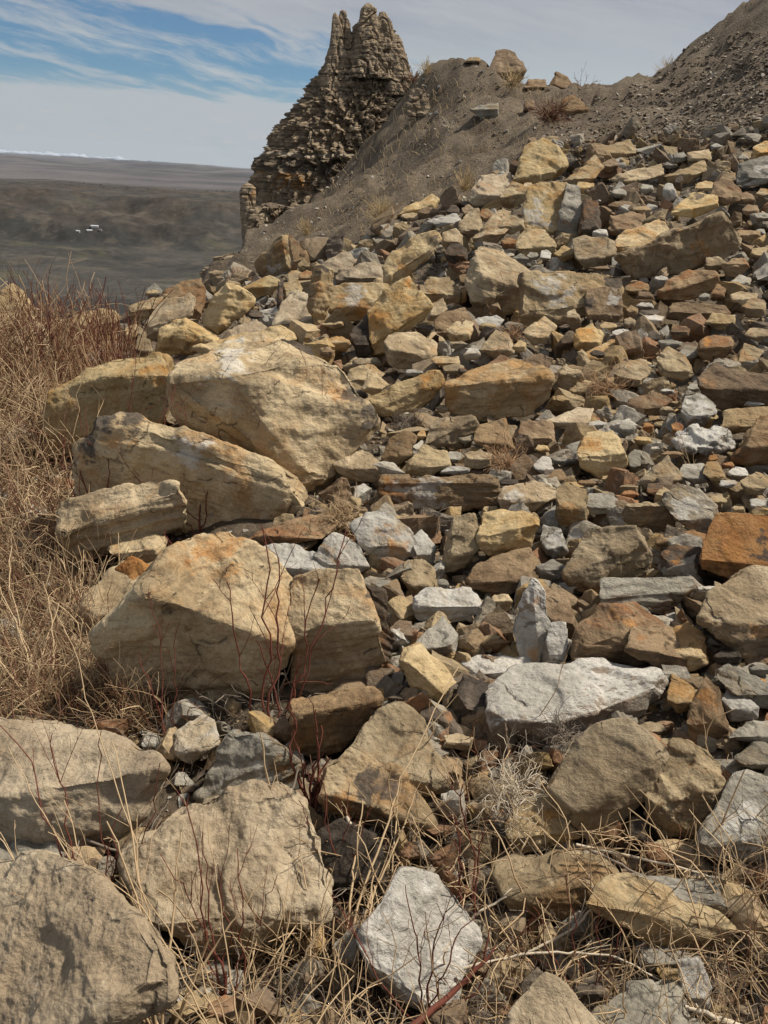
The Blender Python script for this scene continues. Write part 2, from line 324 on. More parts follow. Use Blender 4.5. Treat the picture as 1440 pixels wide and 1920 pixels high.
# ------------------------------------------------------------------ valley, ridge and plain far below
def far_z(x, y):
    P = np.c_[x, y, np.zeros(len(x))]; r = np.hypot(x, y); azm = np.arctan2(x, y)
    z = -152 + fbm(P*0.0022, 4)*7*smooth(r, 200, 900)
    z = z + 6*fbm(P*0.009+4, 3)*smooth(r, 900, 1400)*smooth(-r, -2600, -1300)
    # the long escarpment
    w = fbm(np.c_[x*0.0011, y*0.0011, np.zeros(len(x))+2], 4)
    gul = np.abs(fbm(P*0.0024+7, 5, 0.5)); 
    front = 1620 + 200*w + 300*gul + 300*(azm+0.45)
    crest = 2080 + 170*w + 60*gul
    s = np.clip((r-front)/(crest-front), 0, 1)**1.5
    top = 86 + 5*fbm(P*0.004, 3)
    z = z + s*top*(1-0.25*gul*(1-s)*2)
    z = z + smooth(r, 1200, 1600)*smooth(-r, -2900, -2300)*(3.5*fbm(P*0.016+5, 4, .6)-7*s*(1-s)*4*np.abs(fbm(P*0.007+1, 3, .5)))
    # behind it the land steps down and rolls away
    b = smooth(r, crest+500, crest+1500)
    z = z - b*14 + b*fbm(P*0.00045+3, 5)*30*smooth(r, 3500, 9000)
    hills2 = smooth(fbm(P*0.00018+11, 4), 0.0, 0.5)*smooth(r, 6000, 12000)
    z = z + hills2*75
    z = z + smooth(r, 14000, 30000)*60
    return z
nu, nv = 640, 900
fu = np.radians(np.linspace(-55, 35, nu)); fv = np.linspace(math.log(120), math.log(42000), nv)
A_, B_ = np.meshgrid(fu, fv, indexing='ij'); rr = np.exp(B_); fx = (rr*np.sin(A_)).ravel(); fy = (rr*np.cos(A_)).ravel()
fz = far_z(fx, fy)
def valley_mat():
    m, t, bs = new_mat('valley_rangeland'); g = N(t, 'ShaderNodeNewGeometry'); p = g.outputs['Position']
    sp = N(t, 'ShaderNodeSeparateXYZ'); L(t, p, sp.inputs[0])
    r = N(t, 'ShaderNodeVectorMath', operation='LENGTH'); L(t, p, r.inputs[0]); r = r.outputs['Value']
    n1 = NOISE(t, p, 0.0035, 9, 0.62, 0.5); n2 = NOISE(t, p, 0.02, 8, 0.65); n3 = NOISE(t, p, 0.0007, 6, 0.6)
    dark = MIX(t, MAPR(t, n1, 0.35, 0.65), (0.027, 0.0265, 0.0245), (0.052, 0.049, 0.043))  # rangeland floor, darkened all over: cloud shade put into the colour
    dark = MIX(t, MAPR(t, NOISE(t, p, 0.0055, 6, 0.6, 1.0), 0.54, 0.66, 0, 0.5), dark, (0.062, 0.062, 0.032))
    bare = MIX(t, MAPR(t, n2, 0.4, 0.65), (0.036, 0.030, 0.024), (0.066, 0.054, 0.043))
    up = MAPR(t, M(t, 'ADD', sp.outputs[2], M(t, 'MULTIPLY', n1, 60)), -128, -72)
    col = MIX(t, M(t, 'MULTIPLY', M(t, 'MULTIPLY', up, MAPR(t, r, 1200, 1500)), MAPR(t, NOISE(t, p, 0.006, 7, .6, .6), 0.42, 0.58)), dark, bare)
    plain = MIX(t, MAPR(t, n3, 0.35, 0.6), (0.050, 0.049, 0.056), (0.105, 0.098, 0.100))  # far plain tinted blue-grey: part of the haze is in the colour
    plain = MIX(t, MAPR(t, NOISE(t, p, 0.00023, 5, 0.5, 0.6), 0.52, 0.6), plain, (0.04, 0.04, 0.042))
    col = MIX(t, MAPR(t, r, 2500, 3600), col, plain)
    # alkali flats on the near valley floor
    ph = COMB(t, M(t, 'MULTIPLY', sp.outputs[0], 0.45), M(t, 'MULTIPLY', sp.outputs[1], 1.6), 0.0)
    salt = M(t, 'MULTIPLY', MAPR(t, NOISE(t, ph, 0.011, 7, 0.6, 0.7), 0.60, 0.66), MAPR(t, r, 1250, 1050))
    col = MIX(t, M(t, 'MULTIPLY', salt, 0.85), col, (0.20, 0.19, 0.18))
    shrub = MAPR(t, NOISE(t, ph, 0.05, 5, 0.6), 0.60, 0.66, 0, 0.6)
    col = MIX(t, M(t, 'MULTIPLY', shrub, MAPR(t, r, 1300, 900)), col, (0.028, 0.027, 0.022))
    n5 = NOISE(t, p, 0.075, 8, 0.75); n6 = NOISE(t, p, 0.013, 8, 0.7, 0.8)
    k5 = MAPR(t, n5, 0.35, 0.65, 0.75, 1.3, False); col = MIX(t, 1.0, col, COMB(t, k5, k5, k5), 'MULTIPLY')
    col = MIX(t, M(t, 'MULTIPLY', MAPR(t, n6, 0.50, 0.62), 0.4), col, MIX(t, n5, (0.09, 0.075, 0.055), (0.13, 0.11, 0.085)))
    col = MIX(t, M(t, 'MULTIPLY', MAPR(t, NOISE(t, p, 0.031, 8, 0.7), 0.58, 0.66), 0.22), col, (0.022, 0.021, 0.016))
    L(t, col, bs.inputs['Base Color'])
    bp = N(t, 'ShaderNodeBump'); bp.inputs['Strength'].default_value = 1.0; bp.inputs['Distance'].default_value = 2.5
    L(t, n2, bp.inputs['Height']); L(t, bp.outputs[0], bs.inputs['Normal'])
    return m
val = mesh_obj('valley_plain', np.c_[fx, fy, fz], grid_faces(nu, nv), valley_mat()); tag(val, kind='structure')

# snowy range on the horizon
def range_():
    n, k = 900, 24
    a = np.radians(np.linspace(-50, 30, n)); V = []
    x1 = np.c_[a*9, a*0, a*0]
    ridge = 0.95+0.6*np.abs(fbm(x1*2.2, 5, 0.5))+0.22*fbm(x1*9, 4, 0.5)
    fall = np.interp(np.degrees(a), [-50, -26, -20, -16, -12, -8, 0, 30], [1.0, 1.0, 0.85, 0.5, 0.2, 0.08, 0.05, 0.1])
    for j in range(k):
        s = j/(k-1); r = 38500+4500*s
        prof = np.minimum(s/0.55, 1.0) if s <= 0.55 else 1-(s-0.55)/0.45
        h = -60 + (50+230*ridge*fall)*prof
        q = np.c_[a*60, a*0+s*5, a*0]
        h = h + 120*fall*fbm(q, 4, .6)*prof
        V.append(np.c_[r*np.sin(a), r*np.cos(a), h])
    V = np.stack(V, 1).reshape(-1, 3)
    m, t, bs = new_mat('snowy_mountain'); g = N(t, 'ShaderNodeNewGeometry'); sp = N(t, 'ShaderNodeSeparateXYZ'); L(t, g.outputs['Position'], sp.inputs[0])
    nn = NOISE(t, g.outputs['Position'], 0.0016, 7, 0.7)
    f = MAPR(t, M(t, 'ADD', sp.outputs[2], M(t, 'MULTIPLY', nn, 260)), 190, 290)
    L(t, MIX(t, f, (0.045, 0.06, 0.085), (0.34, 0.39, 0.46)), bs.inputs['Base Color'])
    o = mesh_obj('snowy_mountains', V, grid_faces(n, k), m); tag(o, kind='structure')
range_()

# ------------------------------------------------------------------ layered rock bodies (spire, hoodoo, outcrop)
def cliff_mat():
    m, t, bs = new_mat('layered_cliff'); g = N(t, 'ShaderNodeNewGeometry'); p = g.outputs['Position']
    sp = N(t, 'ShaderNodeSeparateXYZ'); L(t, p, sp.inputs[0])
    z = M(t, 'ADD', sp.outputs[2], M(t, 'MULTIPLY', NOISE(t, p, 0.35, 4), 0.5))
    q = COMB(t, M(t, 'MULTIPLY', sp.outputs[0], 0.35), M(t, 'MULTIPLY', sp.outputs[1], 0.35), M(t, 'MULTIPLY', sp.outputs[2], 8.0))
    ns = NOISE(t, q, 1.1, 8, 0.65); nv_ = NOISE(t, COMB(t, M(t, 'MULTIPLY', sp.outputs[0], 3.0), M(t, 'MULTIPLY', sp.outputs[1], 3.0), M(t, 'MULTIPLY', sp.outputs[2], 0.5)), 1.4, 7, 0.65)
    n1 = NOISE(t, p, 2.4, 9, 0.68)
    col = MIX(t, MAPR(t, n1, 0.34, 0.66), (0.22, 0.163, 0.105), (0.36, 0.285, 0.19))
    col = MIX(t, MAPR(t, ns, 0.48, 0.58, 0, 0.8), col, (0.10, 0.078, 0.056))
    col = MIX(t, MAPR(t, nv_, 0.50, 0.60, 0, 0.6), col, (0.13, 0.10, 0.07))
    col = MIX(t, MAPR(t, NOISE(t, q, 1.9, 6, 0.6), 0.60, 0.68, 0, 0.7), col, (0.37, 0.32, 0.245))
    band = M(t, 'MULTIPLY', MAPR(t, z, 0.4, 0.7), MAPR(t, z, 1.9, 1.6))
    col = MIX(t, M(t, 'MULTIPLY', band, MAPR(t, NOISE(t, p, 0.8, 4), 0.50, 0.58, 0, 0.85)), col, (0.30, 0.15, 0.045))
    dk = M(t, 'MULTIPLY', MAPR(t, z, 1.75, 1.85), MAPR(t, z, 2.6, 2.45))
    col = MIX(t, M(t, 'MULTIPLY', dk, 0.6), col, (0.07, 0.058, 0.045))
    pb = M(t, 'MULTIPLY', MAPR(t, z, 2.62, 2.70), MAPR(t, z, 2.88, 2.80))
    col = MIX(t, M(t, 'MULTIPLY', pb, 0.6), col, (0.42, 0.36, 0.28))
    L(t, col, bs.inputs['Base Color'])
    h = M(t, 'ADD', n1, M(t, 'MULTIPLY', ns, 0.9)); bp = N(t, 'ShaderNodeBump'); bp.inputs['Strength'].default_value = 1.0; bp.inputs['Distance'].default_value = 0.10
    L(t, h, bp.inputs['Height']); L(t, bp.outputs[0], bs.inputs['Normal'])
    return m
CLIFF = cliff_mat()
def loft(rows, Z, nth, nz, depth=0.8, ledge=0.22, flute=0.20, seed=0, cap=True, zoff=0.0):
    """rows: (py, x left, x right) of the body seen at distance Z"""
    rows = np.array(rows, float); Lp = unpv(rows[:, 1], rows[:, 0], np.full(len(rows), Z)); Rp = unpv(rows[:, 2], rows[:, 0], np.full(len(rows), Z))
    c = (Lp+Rp)/2; a = np.linalg.norm((Rp-Lp), axis=1)/2; zc = c[:, 2]
    od = np.argsort(zc); zs = np.linspace(zc.min(), zc.max(), nz)
    cx = np.interp(zs, zc[od], c[od, 0]); cy = np.interp(zs, zc[od], c[od, 1]); aa = np.interp(zs, zc[od], a[od])
    th = np.linspace(0, 2*np.pi, nth, endpoint=False); ZS, TH = np.meshgrid(zs, th, indexing='ij')
    e = 0.72; ct, st_ = np.cos(TH), np.sin(TH)
    bx = np.sign(ct)*np.abs(ct)**e; by = np.sign(st_)*np.abs(st_)**e
    # direction-based noise
    ax = aa[:, None]*np.ones_like(TH)
    X = cx[:, None]+ax*bx; Y = cy[:, None]+ax*depth*by+ax*0.0
    P = np.c_[X.ravel(), Y.ravel(), ZS.ravel()]; s = seed
    zz_ = P[:, 2]+0.18*fbm(P*0.5+s, 3)
    lay = perlin(np.c_[zz_*3.1, zz_*0+s, zz_*0])+0.35*perlin(np.c_[zz_*8.3, P[:, 0]*0.15+s, P[:, 1]*0.15])
    lay = np.tanh(lay*4)*(0.35+1.1*smooth(fbm(P*0.7+s, 2), -0.2, 0.5))
    cellz = np.floor(zz_*1.3)
    fl = fbm(np.c_[P[:, 0]*1.9+cellz*0.16+s, P[:, 1]*1.9, P[:, 2]*0.18], 5, 0.62)
    fl2 = np.tanh(5*perlin(np.c_[P[:, 0]*4.2+cellz*0.5+s, P[:, 1]*4.2, P[:, 2]*0.7]))*0.28
    big = fbm(P*0.45+s+5, 3)
    blk = np.tanh(4*perlin(np.c_[P[:, 0]*5.5+s, P[:, 1]*5.5, P[:, 2]*6.5]))
    d = ledge*lay*0.5 + flute*0.75*(fl*1.0+fl2*1.2) + big*0.14 + blk*0.018 - 0.42*np.exp(-(perlin(np.c_[P[:, 0]*0.75+s, P[:, 1]*0.75, P[:, 2]*0.13])/0.045)**2) - 0.24*np.exp(-(perlin(np.c_[P[:, 0]*1.9+s, P[:, 1]*1.9, P[:, 2]*0.30])/0.05)**2)
    sc_ = np.minimum(1, ax.ravel()/1.2)
    nx = bx.ravel(); ny = by.ravel(); ln = np.hypot(nx, ny)+1e-6
    P[:, 0] += nx/ln*d*sc_; P[:, 1] += ny/ln*d*sc_; P[:, 2] += 0.10*fl2*sc_
    i, j = np.meshgrid(np.arange(nz-1), np.arange(nth), indexing='ij'); j2 = (j+1) % nth
    F = np.c_[(i*nth+j).ravel(), (i*nth+j2).ravel(), ((i+1)*nth+j2).ravel(), ((i+1)*nth+j).ravel()]
    top = len(P); P = np.vstack([P, [cx[-1], cy[-1], zs[-1]+0.08]])
    k = np.arange(nth); b = (nz-1)*nth
    F = np.vstack([F, np.c_[b+k, b+(k+1) % nth, np.full(nth, top), np.full(nth, top)]])
    return P, F
def joinm(parts):
    Vs, Fs, o = [], [], 0
    for V, F in parts: Vs.append(V); Fs.append(np.asarray(F)+o); o += len(V)
    return np.vstack(Vs), np.vstack(Fs)
def body(name, parts, label, cat, mat=CLIFF):
    V, F = joinm(parts); c = V.mean(0)
    # triangulate the degenerate cap quads
    tri = F[:, 2] == F[:, 3]; Q = F[~tri]; T3 = F[tri][:, :3]
    F3 = np.vstack([Q[:, [0, 1, 2]], Q[:, [0, 2, 3]], T3])
    o = mesh_obj(name, V, F3, mat, loc=c, smooth_sh=False); tag(o, label, cat); return o
spire = [
 loft([(26,624,632),(45,622,640),(90,618,648),(140,606,660),(190,598,670)], 44.9, 120, 260, 0.8, 0.035, 0.20, 51),
 loft([(8,684,697),(16,678,706),(45,672,714),(110,664,724),(150,655,735)], 44.9, 140, 260, 1.0, 0.035, 0.22, 52),
 loft([(24,712,724),(40,706,734),(90,700,745),(150,690,755)], 45.0, 140, 240, 1.0, 0.035, 0.22, 53),
 loft([(66,736,748),(84,730,757),(130,722,766),(180,715,780)], 45.0, 140, 240, 1.0, 0.035, 0.20, 54),
 loft([(21,637,648),(45,632,656),(80,626,664),(125,612,672),(150,600,690),(200,590,700)], 45.2, 260, 300, 0.6, 0.05, 0.30, 3),
 loft([(30,684,706),(40,675,718),(50,668,726),(55,665,738),(80,662,748),(100,658,758),(130,648,764),(160,640,776),(200,620,790)], 45.6, 300, 320, 0.55, 0.05, 0.34, 8),
 loft([(118,622,735),(130,610,762),(150,601,772),(180,582,788),(210,556,800),(235,537,808),(255,523,815),(284,518,822),(290,505,824),(310,490,828),(322,485,830),(375,484,835),(400,480,835),(480,470,830)], 46, 620, 520, 0.62, 0.045, 0.56, 1)]
body('rock_spire', spire, 'tall jagged layered brown rock spire with twin peaks standing against the sky', 'rock spire')
body('rock_column', [loft([(346,458,472),(352,452,478),(368,449,481),(378,452,478),(395,451,476),(430,453,473),(470,455,472),(500,455,472)], 40, 130, 200, 1.0, 0.16, 0.16, 14)],
     'narrow freestanding stone column with dark cap at the cliff edge beside the spire', 'rock column')
body('rock_outcrop', [loft([(383,492,525),(392,476,570),(405,470,585),(440,468,592),(475,462,600),(520,455,610)], 35.5, 420, 220, 0.5, 0.28, 0.34, 21)],
     'weathered grey cliff outcrop at the foot of the spire, above the valley', 'rock outcrop')
body('rock_outcrop', [loft([(478,425,450),(485,405,470),(500,392,490),(520,380,505),(560,372,520)], 24.5, 260, 110, 0.6, 0.2, 0.3, 33)],
     'low dark crumbling outcrop on the slope edge below the stone column', 'rock outcrop')
body('rock_ledge', [loft([(168,770,795),(185,764,806),(215,760,812),(250,765,808),(270,770,800)], 37.6, 120, 90, 0.35, 0.26, 0.3, 41)],
     'small crumbly layered ledge poking from the dirt between spire and brown mound', 'rock ledge')
# ------------------------------------------------------------------ rocks
def refine(V, F, target, maxit=9):
    for _ in range(maxit):
        E = np.sort(np.vstack([F[:, [0, 1]], F[:, [1, 2]], F[:, [2, 0]]]), 1)
        key = E[:, 0].astype(np.int64)*len(V)+E[:, 1]; uk, inv = np.unique(key, return_inverse=True)
        a = uk//len(V); b = uk % len(V); ln = np.linalg.norm(V[a]-V[b], axis=1); long_ = ln > target
        if not long_.any(): break
        idx = np.full(len(uk), -1); idx[long_] = len(V)+np.arange(long_.sum()); V = np.vstack([V, (V[a[long_]]+V[b[long_]])/2])
        n = len(F); m = idx[inv].reshape(3, n).T; c = (m >= 0).sum(1); out_ = [F[c == 0]]
        f = F[c == 3]; k = m[c == 3]
        if len(f): out_ += [np.c_[f[:, 0], k[:, 0], k[:, 2]], np.c_[f[:, 1], k[:, 1], k[:, 0]], np.c_[f[:, 2], k[:, 2], k[:, 1]], k]
        for r in range(3):
            i0, i1, i2 = r, (r+1) % 3, (r+2) % 3
            s = (c == 1) & (m[:, i0] >= 0); f = F[s]; k = m[s]
            if len(f): out_ += [np.c_[f[:, i0], k[:, i0], f[:, i2]], np.c_[k[:, i0], f[:, i1], f[:, i2]]]
            s = (c == 2) & (m[:, i2] < 0); f = F[s]; k = m[s]
            if len(f): out_ += [np.c_[k[:, i0], f[:, i1], k[:, i1]], np.c_[f[:, i0], k[:, i0], k[:, i1]], np.c_[f[:, i0], k[:, i1], f[:, i2]]]
        F = np.vstack(out_)
    return V, F
def vnormals(V, F):
    fn = np.cross(V[F[:, 1]]-V[F[:, 0]], V[F[:, 2]]-V[F[:, 0]]); n = np.zeros_like(V)
    for k in range(3): np.add.at(n, F[:, k], fn)
    return n/(np.linalg.norm(n, axis=1)[:, None]+1e-12)
def relax(V, F, it):
    S = V.copy()
    for _ in range(it):
        acc = np.zeros_like(S); cnt = np.zeros(len(S))
        for a, b in ((0, 1), (1, 2), (2, 0)):
            np.add.at(acc, F[:, a], S[F[:, b]]); np.add.at(cnt, F[:, a], 1)
        S = 0.5*S+0.5*acc/np.maximum(cnt, 1)[:, None]
    return S
def hull(pts):
    bm = bmesh.new(); vs = [bm.verts.new(p) for p in pts]
    r = bmesh.ops.convex_hull(bm, input=vs)
    bmesh.ops.delete(bm, geom=[g for g in r['geom_interior'] if isinstance(g, bmesh.types.BMVert)], context='VERTS')
    bmesh.ops.delete(bm, geom=[v for v in bm.verts if not v.link_faces], context='VERTS')
    bmesh.ops.triangulate(bm, faces=bm.faces); bmesh.ops.recalc_face_normals(bm, faces=bm.faces)
    bm.verts.index_update(); V = np.array([v.co[:] for v in bm.verts]); F = np.array([[v.index for v in f.verts] for f in bm.faces]); bm.free()
    return V, F
PXR = 1.0
ROCKS = []
def near_poly(p, poly):
    best = (1e9, None)
    for a, b in zip(poly[:-1], poly[1:]) if len(poly) > 1 else [(poly[0], poly[0])]:
        ax, ay = a[:2]; bx, by = b[:2]; d2 = (bx-ax)**2+(by-ay)**2
        t = 0 if d2 == 0 else max(0, min(1, ((p[0]-ax)*(bx-ax)+(p[1]-ay)*(by-ay))/d2))
        qx, qy = ax+t*(bx-ax), ay+t*(by-ay); d = math.hypot(p[0]-qx, p[1]-qy)
        if d < best[0]: best = (d, (qx, qy))
    return best[1]
def rock(mat, outl, ridge=None, label=None, c=None, kt=1.5, kd=0.5, kx=0.32, th=0.55, spots=(), rough=1.0, strat=None, name=None, Z=None, short=None, tone=None):
    xs = [p[0] for p in outl]; ys = [p[1] for p in outl]; w = max(xs)-min(xs); h = max(ys)-min(ys); size = math.sqrt(w*h)
    cx, cyb = sum(xs)/len(xs), c if c else max(ys)
    if Z is None:
        Z = hit(cx, min(cyb-0.06*h, 2100))
        if Z is None: Z = hit(cx, cyb+25) or 20.0
    if ridge is None:
        yy = max(ys)-0.30*h; ridge = [(min(xs)+0.25*w, yy+rnd.uniform(-.05, .05)*h), (max(xs)-0.2*w, yy+rnd.uniform(-.08, .05)*h)]
    gx, gy = sum(xs)/len(xs), sum(ys)/len(ys)
    outl = [(gx+(p[0]-gx)*1.045, gy+(p[1]-gy)*1.045)+tuple(p[2:]) for p in outl]
    # make the outline denser and a little uneven so the block has broken edges, then give each point its depth
    pts = []
    s = Z/FPX
    def dep(p):
        if len(p) > 2: return p[2]
        q = near_poly(p, ridge); return kt*max(0, q[1]-p[1])+kd*max(0, p[1]-q[1])+kx*abs(p[0]-q[0])
    front = [(p[0], p[1], dep(p)) for p in outl] + [(p[0], p[1], p[2] if len(p) > 2 else 0.0) for p in ridge]
    z0 = Z
    for x, y, d in front: pts.append(unp(x, y, z0+d*s))
    md = max(f[2] for f in front)
    mx, my = sum(xs)/len(xs), sum(ys)/len(ys)
    for x, y, d in front[:len(outl)]:
        dd = d+th*size*(0.8+0.2*rnd.random()); qx, qy = mx+(x-mx)*0.80, my+(y-my)*0.80+0.03*h
        zz_ = z0+dd*s; f = z0/zz_
        pts.append(unp(720+(qx-720), qy, zz_) if True else None)
    P = np.array(pts); V, F = hull(P)
    sw = size*s                       # real size in metres
    ctr = V.mean(0)
    # bedding direction: normal of the upper face
    fn = np.cross(V[F[:, 1]]-V[F[:, 0]], V[F[:, 2]]-V[F[:, 0]]); ar = np.linalg.norm(fn, axis=1); nn = fn/(ar[:, None]+1e-12)
    sc_ = ar*(nn[:, 2] > 0.5)*(0.3+nn[:, 2]); b = (nn*sc_[:, None]).sum(0) if sc_.sum() > 0 else np.array([0, 0, 1.0]); b /= np.linalg.norm(b)
    xax = np.cross([0.31, 0.95, 0.1], b); xax /= np.linalg.norm(xax); yax = np.cross(b, xax); R = np.c_[xax, yax, b]
    if short is not None or size > 60: tpx = 3.2
    elif size > 36: tpx = 4.0
    else: tpx = 5.0
    if size > 250: tpx = 3.8
    V, F = refine(V, F, tpx*s)
    seed = rnd.random()*50
    q = (V-ctr)/sw + seed
    # knock flat chips off the corners, as broken stone has
    D0 = V-ctr
    for _ in range(9 if size > 60 else 5):
        dn = np.array([rnd.gauss(0, 1), rnd.gauss(0, 1), rnd.gauss(0, 1)]); dn /= np.linalg.norm(dn); pr = D0@dn; lim = pr.max()*rnd.uniform(.89, .985)
        lim = lim+0.008*sw*perlin((D0/sw)*4+seed); ex = np.maximum(pr-lim, 0); D0 = D0-dn*ex[:, None]*.92
    V = D0+ctr
    S = relax(V, F, 2); wgt = smooth(fbm(q*3.0, 3), -0.25, 0.45)[:, None]
    V = V+(S-V)*np.clip(0.05+0.6*wgt, 0, 1)
    n = vnormals(V, F)
    along = (V-ctr)@b/sw
    side = np.sqrt(np.clip(1-(n@b)**2, 0, 1))
    st_ = strat if strat is not None else {'B': 1.0, 'D': 1.0, 'G': 0.9}.get(mat, 0.85)
    f1 = fbm(q*1.7, 3); led = perlin(np.c_[along*9+0.6*fbm(q*1.3+4, 2)+seed, q[:, 0]*0.5, q[:, 1]*0.5])
    led = np.tanh(led*5)
    rid = 1-2*np.abs(fbm(q*3.3+7, 4, 0.55)); pits = fbm(q*9, 4, 0.6)
    step = np.tanh(10*perlin(q*2.4+3))
    disp = rough*(0.009*f1+0.010*rid+0.008*pits+0.021*step) + st_*0.013*led*side
    V = V+n*(disp*sw)[:, None]
    stn = np.zeros((len(V), 3))
    for (sx, sy, sr, kind_) in spots:
        px, py, pz = proj(V); d = np.hypot(px-sx, py-sy)/(sr*1.1) + 0.9*fbm(np.c_[q@xax, q@yax, (q@b)*2.5]*3.0+sx, 5, .65); k = {'rust': 0, 'dark': 1, 'pale': 2}[kind_]
        stn[:, k] = np.maximum(stn[:, k], np.clip(1.35-d, 0, 1)*(0.8 if kind_ == 'rust' else 1)*(pz < z0+md*s*1.05+0.02))
    nm = name or ('boulder' if size > 150 else 'rock')
    zb = ctr.copy()
    o = mesh_obj(nm, V, F, MATS[mat], loc=zb, R=R, attrs={'stain': stn})
    o.pass_index = int(1000*(tone if tone is not None else rnd.random()))
    ROCKS.append(dict(o=o, mat=mat, cx=mx, cy=my, w=w, h=h, size=size, label=label, short=short, c=c))
    return o
def P_(s): 
    return [tuple(float(x) for x in tk.split(',')) for tk in s.split()]
def R_(mat, o, r=None, label=None, short=None, **k): return rock(mat, P_(o), P_(r) if r else None, label=label, short=short, **k)

# ---- foreground
R_('S', '-60,1640 0,1612 100,1612 170,1650 215,1700 262,1747 330,1800 322,1860 240,1890 130,1945 60,2000 -80,2000', '60,1990 130,1925 230,1878 318,1812', 'large buff slab with rippled top filling the bottom left corner', 'the rippled slab in the bottom left corner', kt=1.0, rough=1.2, Z=1.36, tone=.29)
R_('S', '-60,1350 0,1347 110,1355 200,1385 290,1415 318,1440 300,1480 250,1510 215,1580 130,1620 -60,1610', '-60,1505 0,1508 100,1530 170,1560 215,1545 300,1442', 'wide flat buff slab at left edge, above the corner slab', 'the wide flat slab at the left edge', tone=.2, kt=1.3, rough=0.9)
R_('S', '240,1600 290,1555 340,1510 400,1495 470,1482 530,1485 575,1520 595,1570 610,1650 600,1710 540,1760 480,1800 430,1810 350,1780 280,1720', '290,1735 350,1765 430,1790 490,1725 600,1700', 'rounded buff boulder with pitted rippled face in the lower left foreground', 'the rounded pitted boulder in the foreground', tone=.42, kt=0.8, rough=1.5)
R_('W', '672,1760 690,1740 740,1690 755,1640 800,1638 850,1680 890,1745 895,1780 860,1850 830,1905 780,1880 720,1850 690,1810', '690,1805 760,1865 830,1895', 'pale whitish pointed slab leaning upright among dry twigs at the bottom', 'the whitish slab at the bottom', tone=.05, kt=0.6, spots=[(740,1790,60,'pale')])
R_('T', '1100,1695 1145,1648 1180,1645 1260,1670 1340,1700 1388,1745 1380,1790 1330,1797 1250,1772 1180,1732', '1100,1693 1180,1715 1260,1752 1300,1745 1388,1748', 'long tan plank-like slab tilted above the twigs at lower right', 'the long plank-like slab at lower right', kt=0.9, strat=1.2)
R_('T', '925,1625 980,1600 1060,1595 1130,1600 1165,1640 1110,1690 1060,1720 1000,1738 960,1700', '945,1680 1050,1705 1120,1660', 'low mottled tan rock behind the long plank-like slab')
R_('G', '1150,1640 1250,1642 1440,1655 1500,1700 1480,1745 1350,1722 1200,1690', '1170,1680 1350,1700 1470,1730', 'flat grey-brown slab half buried under twigs at the right edge')
R_('G', '1305,1590 1340,1530 1375,1450 1400,1443 1460,1460 1500,1560 1490,1625 1440,1618 1350,1608', '1310,1585 1440,1600 1490,1560', 'blue-grey slab with tan corner leaning at the right edge', 'the blue-grey slab at the right edge', kt=0.6, spots=[(1410,1540,45,'pale')])
R_('T', '1027,1470 1115,1350 1180,1355 1240,1395 1255,1412 1220,1480 1135,1587 1118,1590 1075,1540', '1080,1520 1125,1560 1180,1500 1225,1430', 'large smooth tan block tipped on its corner at lower right', 'the smooth tan block tipped on its corner', kt=0.75, rough=0.6)
R_('T', '1205,1525 1235,1450 1265,1380 1320,1410 1350,1430 1357,1475 1340,1530 1310,1575 1230,1570', '1225,1520 1295,1560 1345,1470', 'rough tan and rust mottled block right of the tipped tan block', None, kt=0.7, spots=[(1320,1430,35,'rust')])
R_('D', '1165,1592 1185,1530 1215,1540 1200,1597', None, 'small dark layered wedge jammed below the tipped tan block', kt=.6, strat=1.6)
R_('T', '945,1535 985,1500 1010,1485 1055,1483 1070,1500 1088,1570 1050,1585 975,1597 950,1570', '955,1575 1060,1560', 'striped tan block with black end beside the tipped tan block', 'the striped block with a black end', kt=0.8, spots=[(1078,1535,22,'dark'),(1030,1520,18,'rust')], strat=1.2)
R_('T', '1215,1580 1260,1575 1305,1582 1308,1605 1255,1608 1218,1600')
R_('W', '915,1290,90 975,1250,160 1140,1240,200 1250,1265,120 1257,1282,75 1245,1302,85 1180,1348,60 1070,1405,45 925,1372,40', '918,1350,15 1045,1357,0 1130,1330,20 1255,1277,72', 'very large pale flat slab with thick front edge, centre right', 'the very large pale flat slab', tone=.12, kt=1.7, kd=0.5, spots=[(1075,1255,12,'rust')])
R_('T', '650,1450 655,1400 700,1340 750,1322 790,1350 830,1440 838,1480 760,1490', '660,1440 770,1450 830,1470', 'blocky tan rock rising behind the lichen-spotted block', None, kt=0.9)
R_('T', '602,1490 615,1440 660,1400 745,1445 800,1500 825,1560 760,1562 700,1535 610,1522', '610,1490 700,1510 800,1545', 'tan block speckled with dark lichen and a rust stain, low centre', 'the lichen-speckled block', kt=0.7, spots=[(635,1500,26,'rust'),(700,1470,50,'dark')])
R_('G', '370,1490 400,1440 437,1368 485,1370 510,1395 560,1430 565,1480 480,1495 440,1502 385,1515', '385,1500 470,1480 500,1400', 'slanting blue-grey slate with white and ochre streaks by red stems', 'the slanting slate', kt=0.5, spots=[(490,1430,26,'pale'),(530,1440,26,'rust')], strat=1.5)
R_('W', '330,1375 380,1338 400,1350 410,1395 360,1432 330,1412', None, 'pale wedge-shaped rock between the left slab and slanting slate')
R_('B', '545,1312 640,1300 700,1290 712,1310 700,1352 640,1402 590,1422 550,1402', '550,1345 640,1335 705,1312', 'mossy brown block under the squared block, behind red stems', None)
R_('T', '190,1190 270,1110 330,1030 385,992 430,1000 500,1050 550,1110 545,1190 520,1240 490,1290 350,1335 215,1300', '268,1112 330,1135 420,1165 500,1195 540,1212', 'huge rounded tan boulder with shaded lower half behind red stems', 'the huge rounded boulder', tone=.5, kt=0.95, kd=0.45, spots=[(425,1020,80,'rust')], rough=1.3)
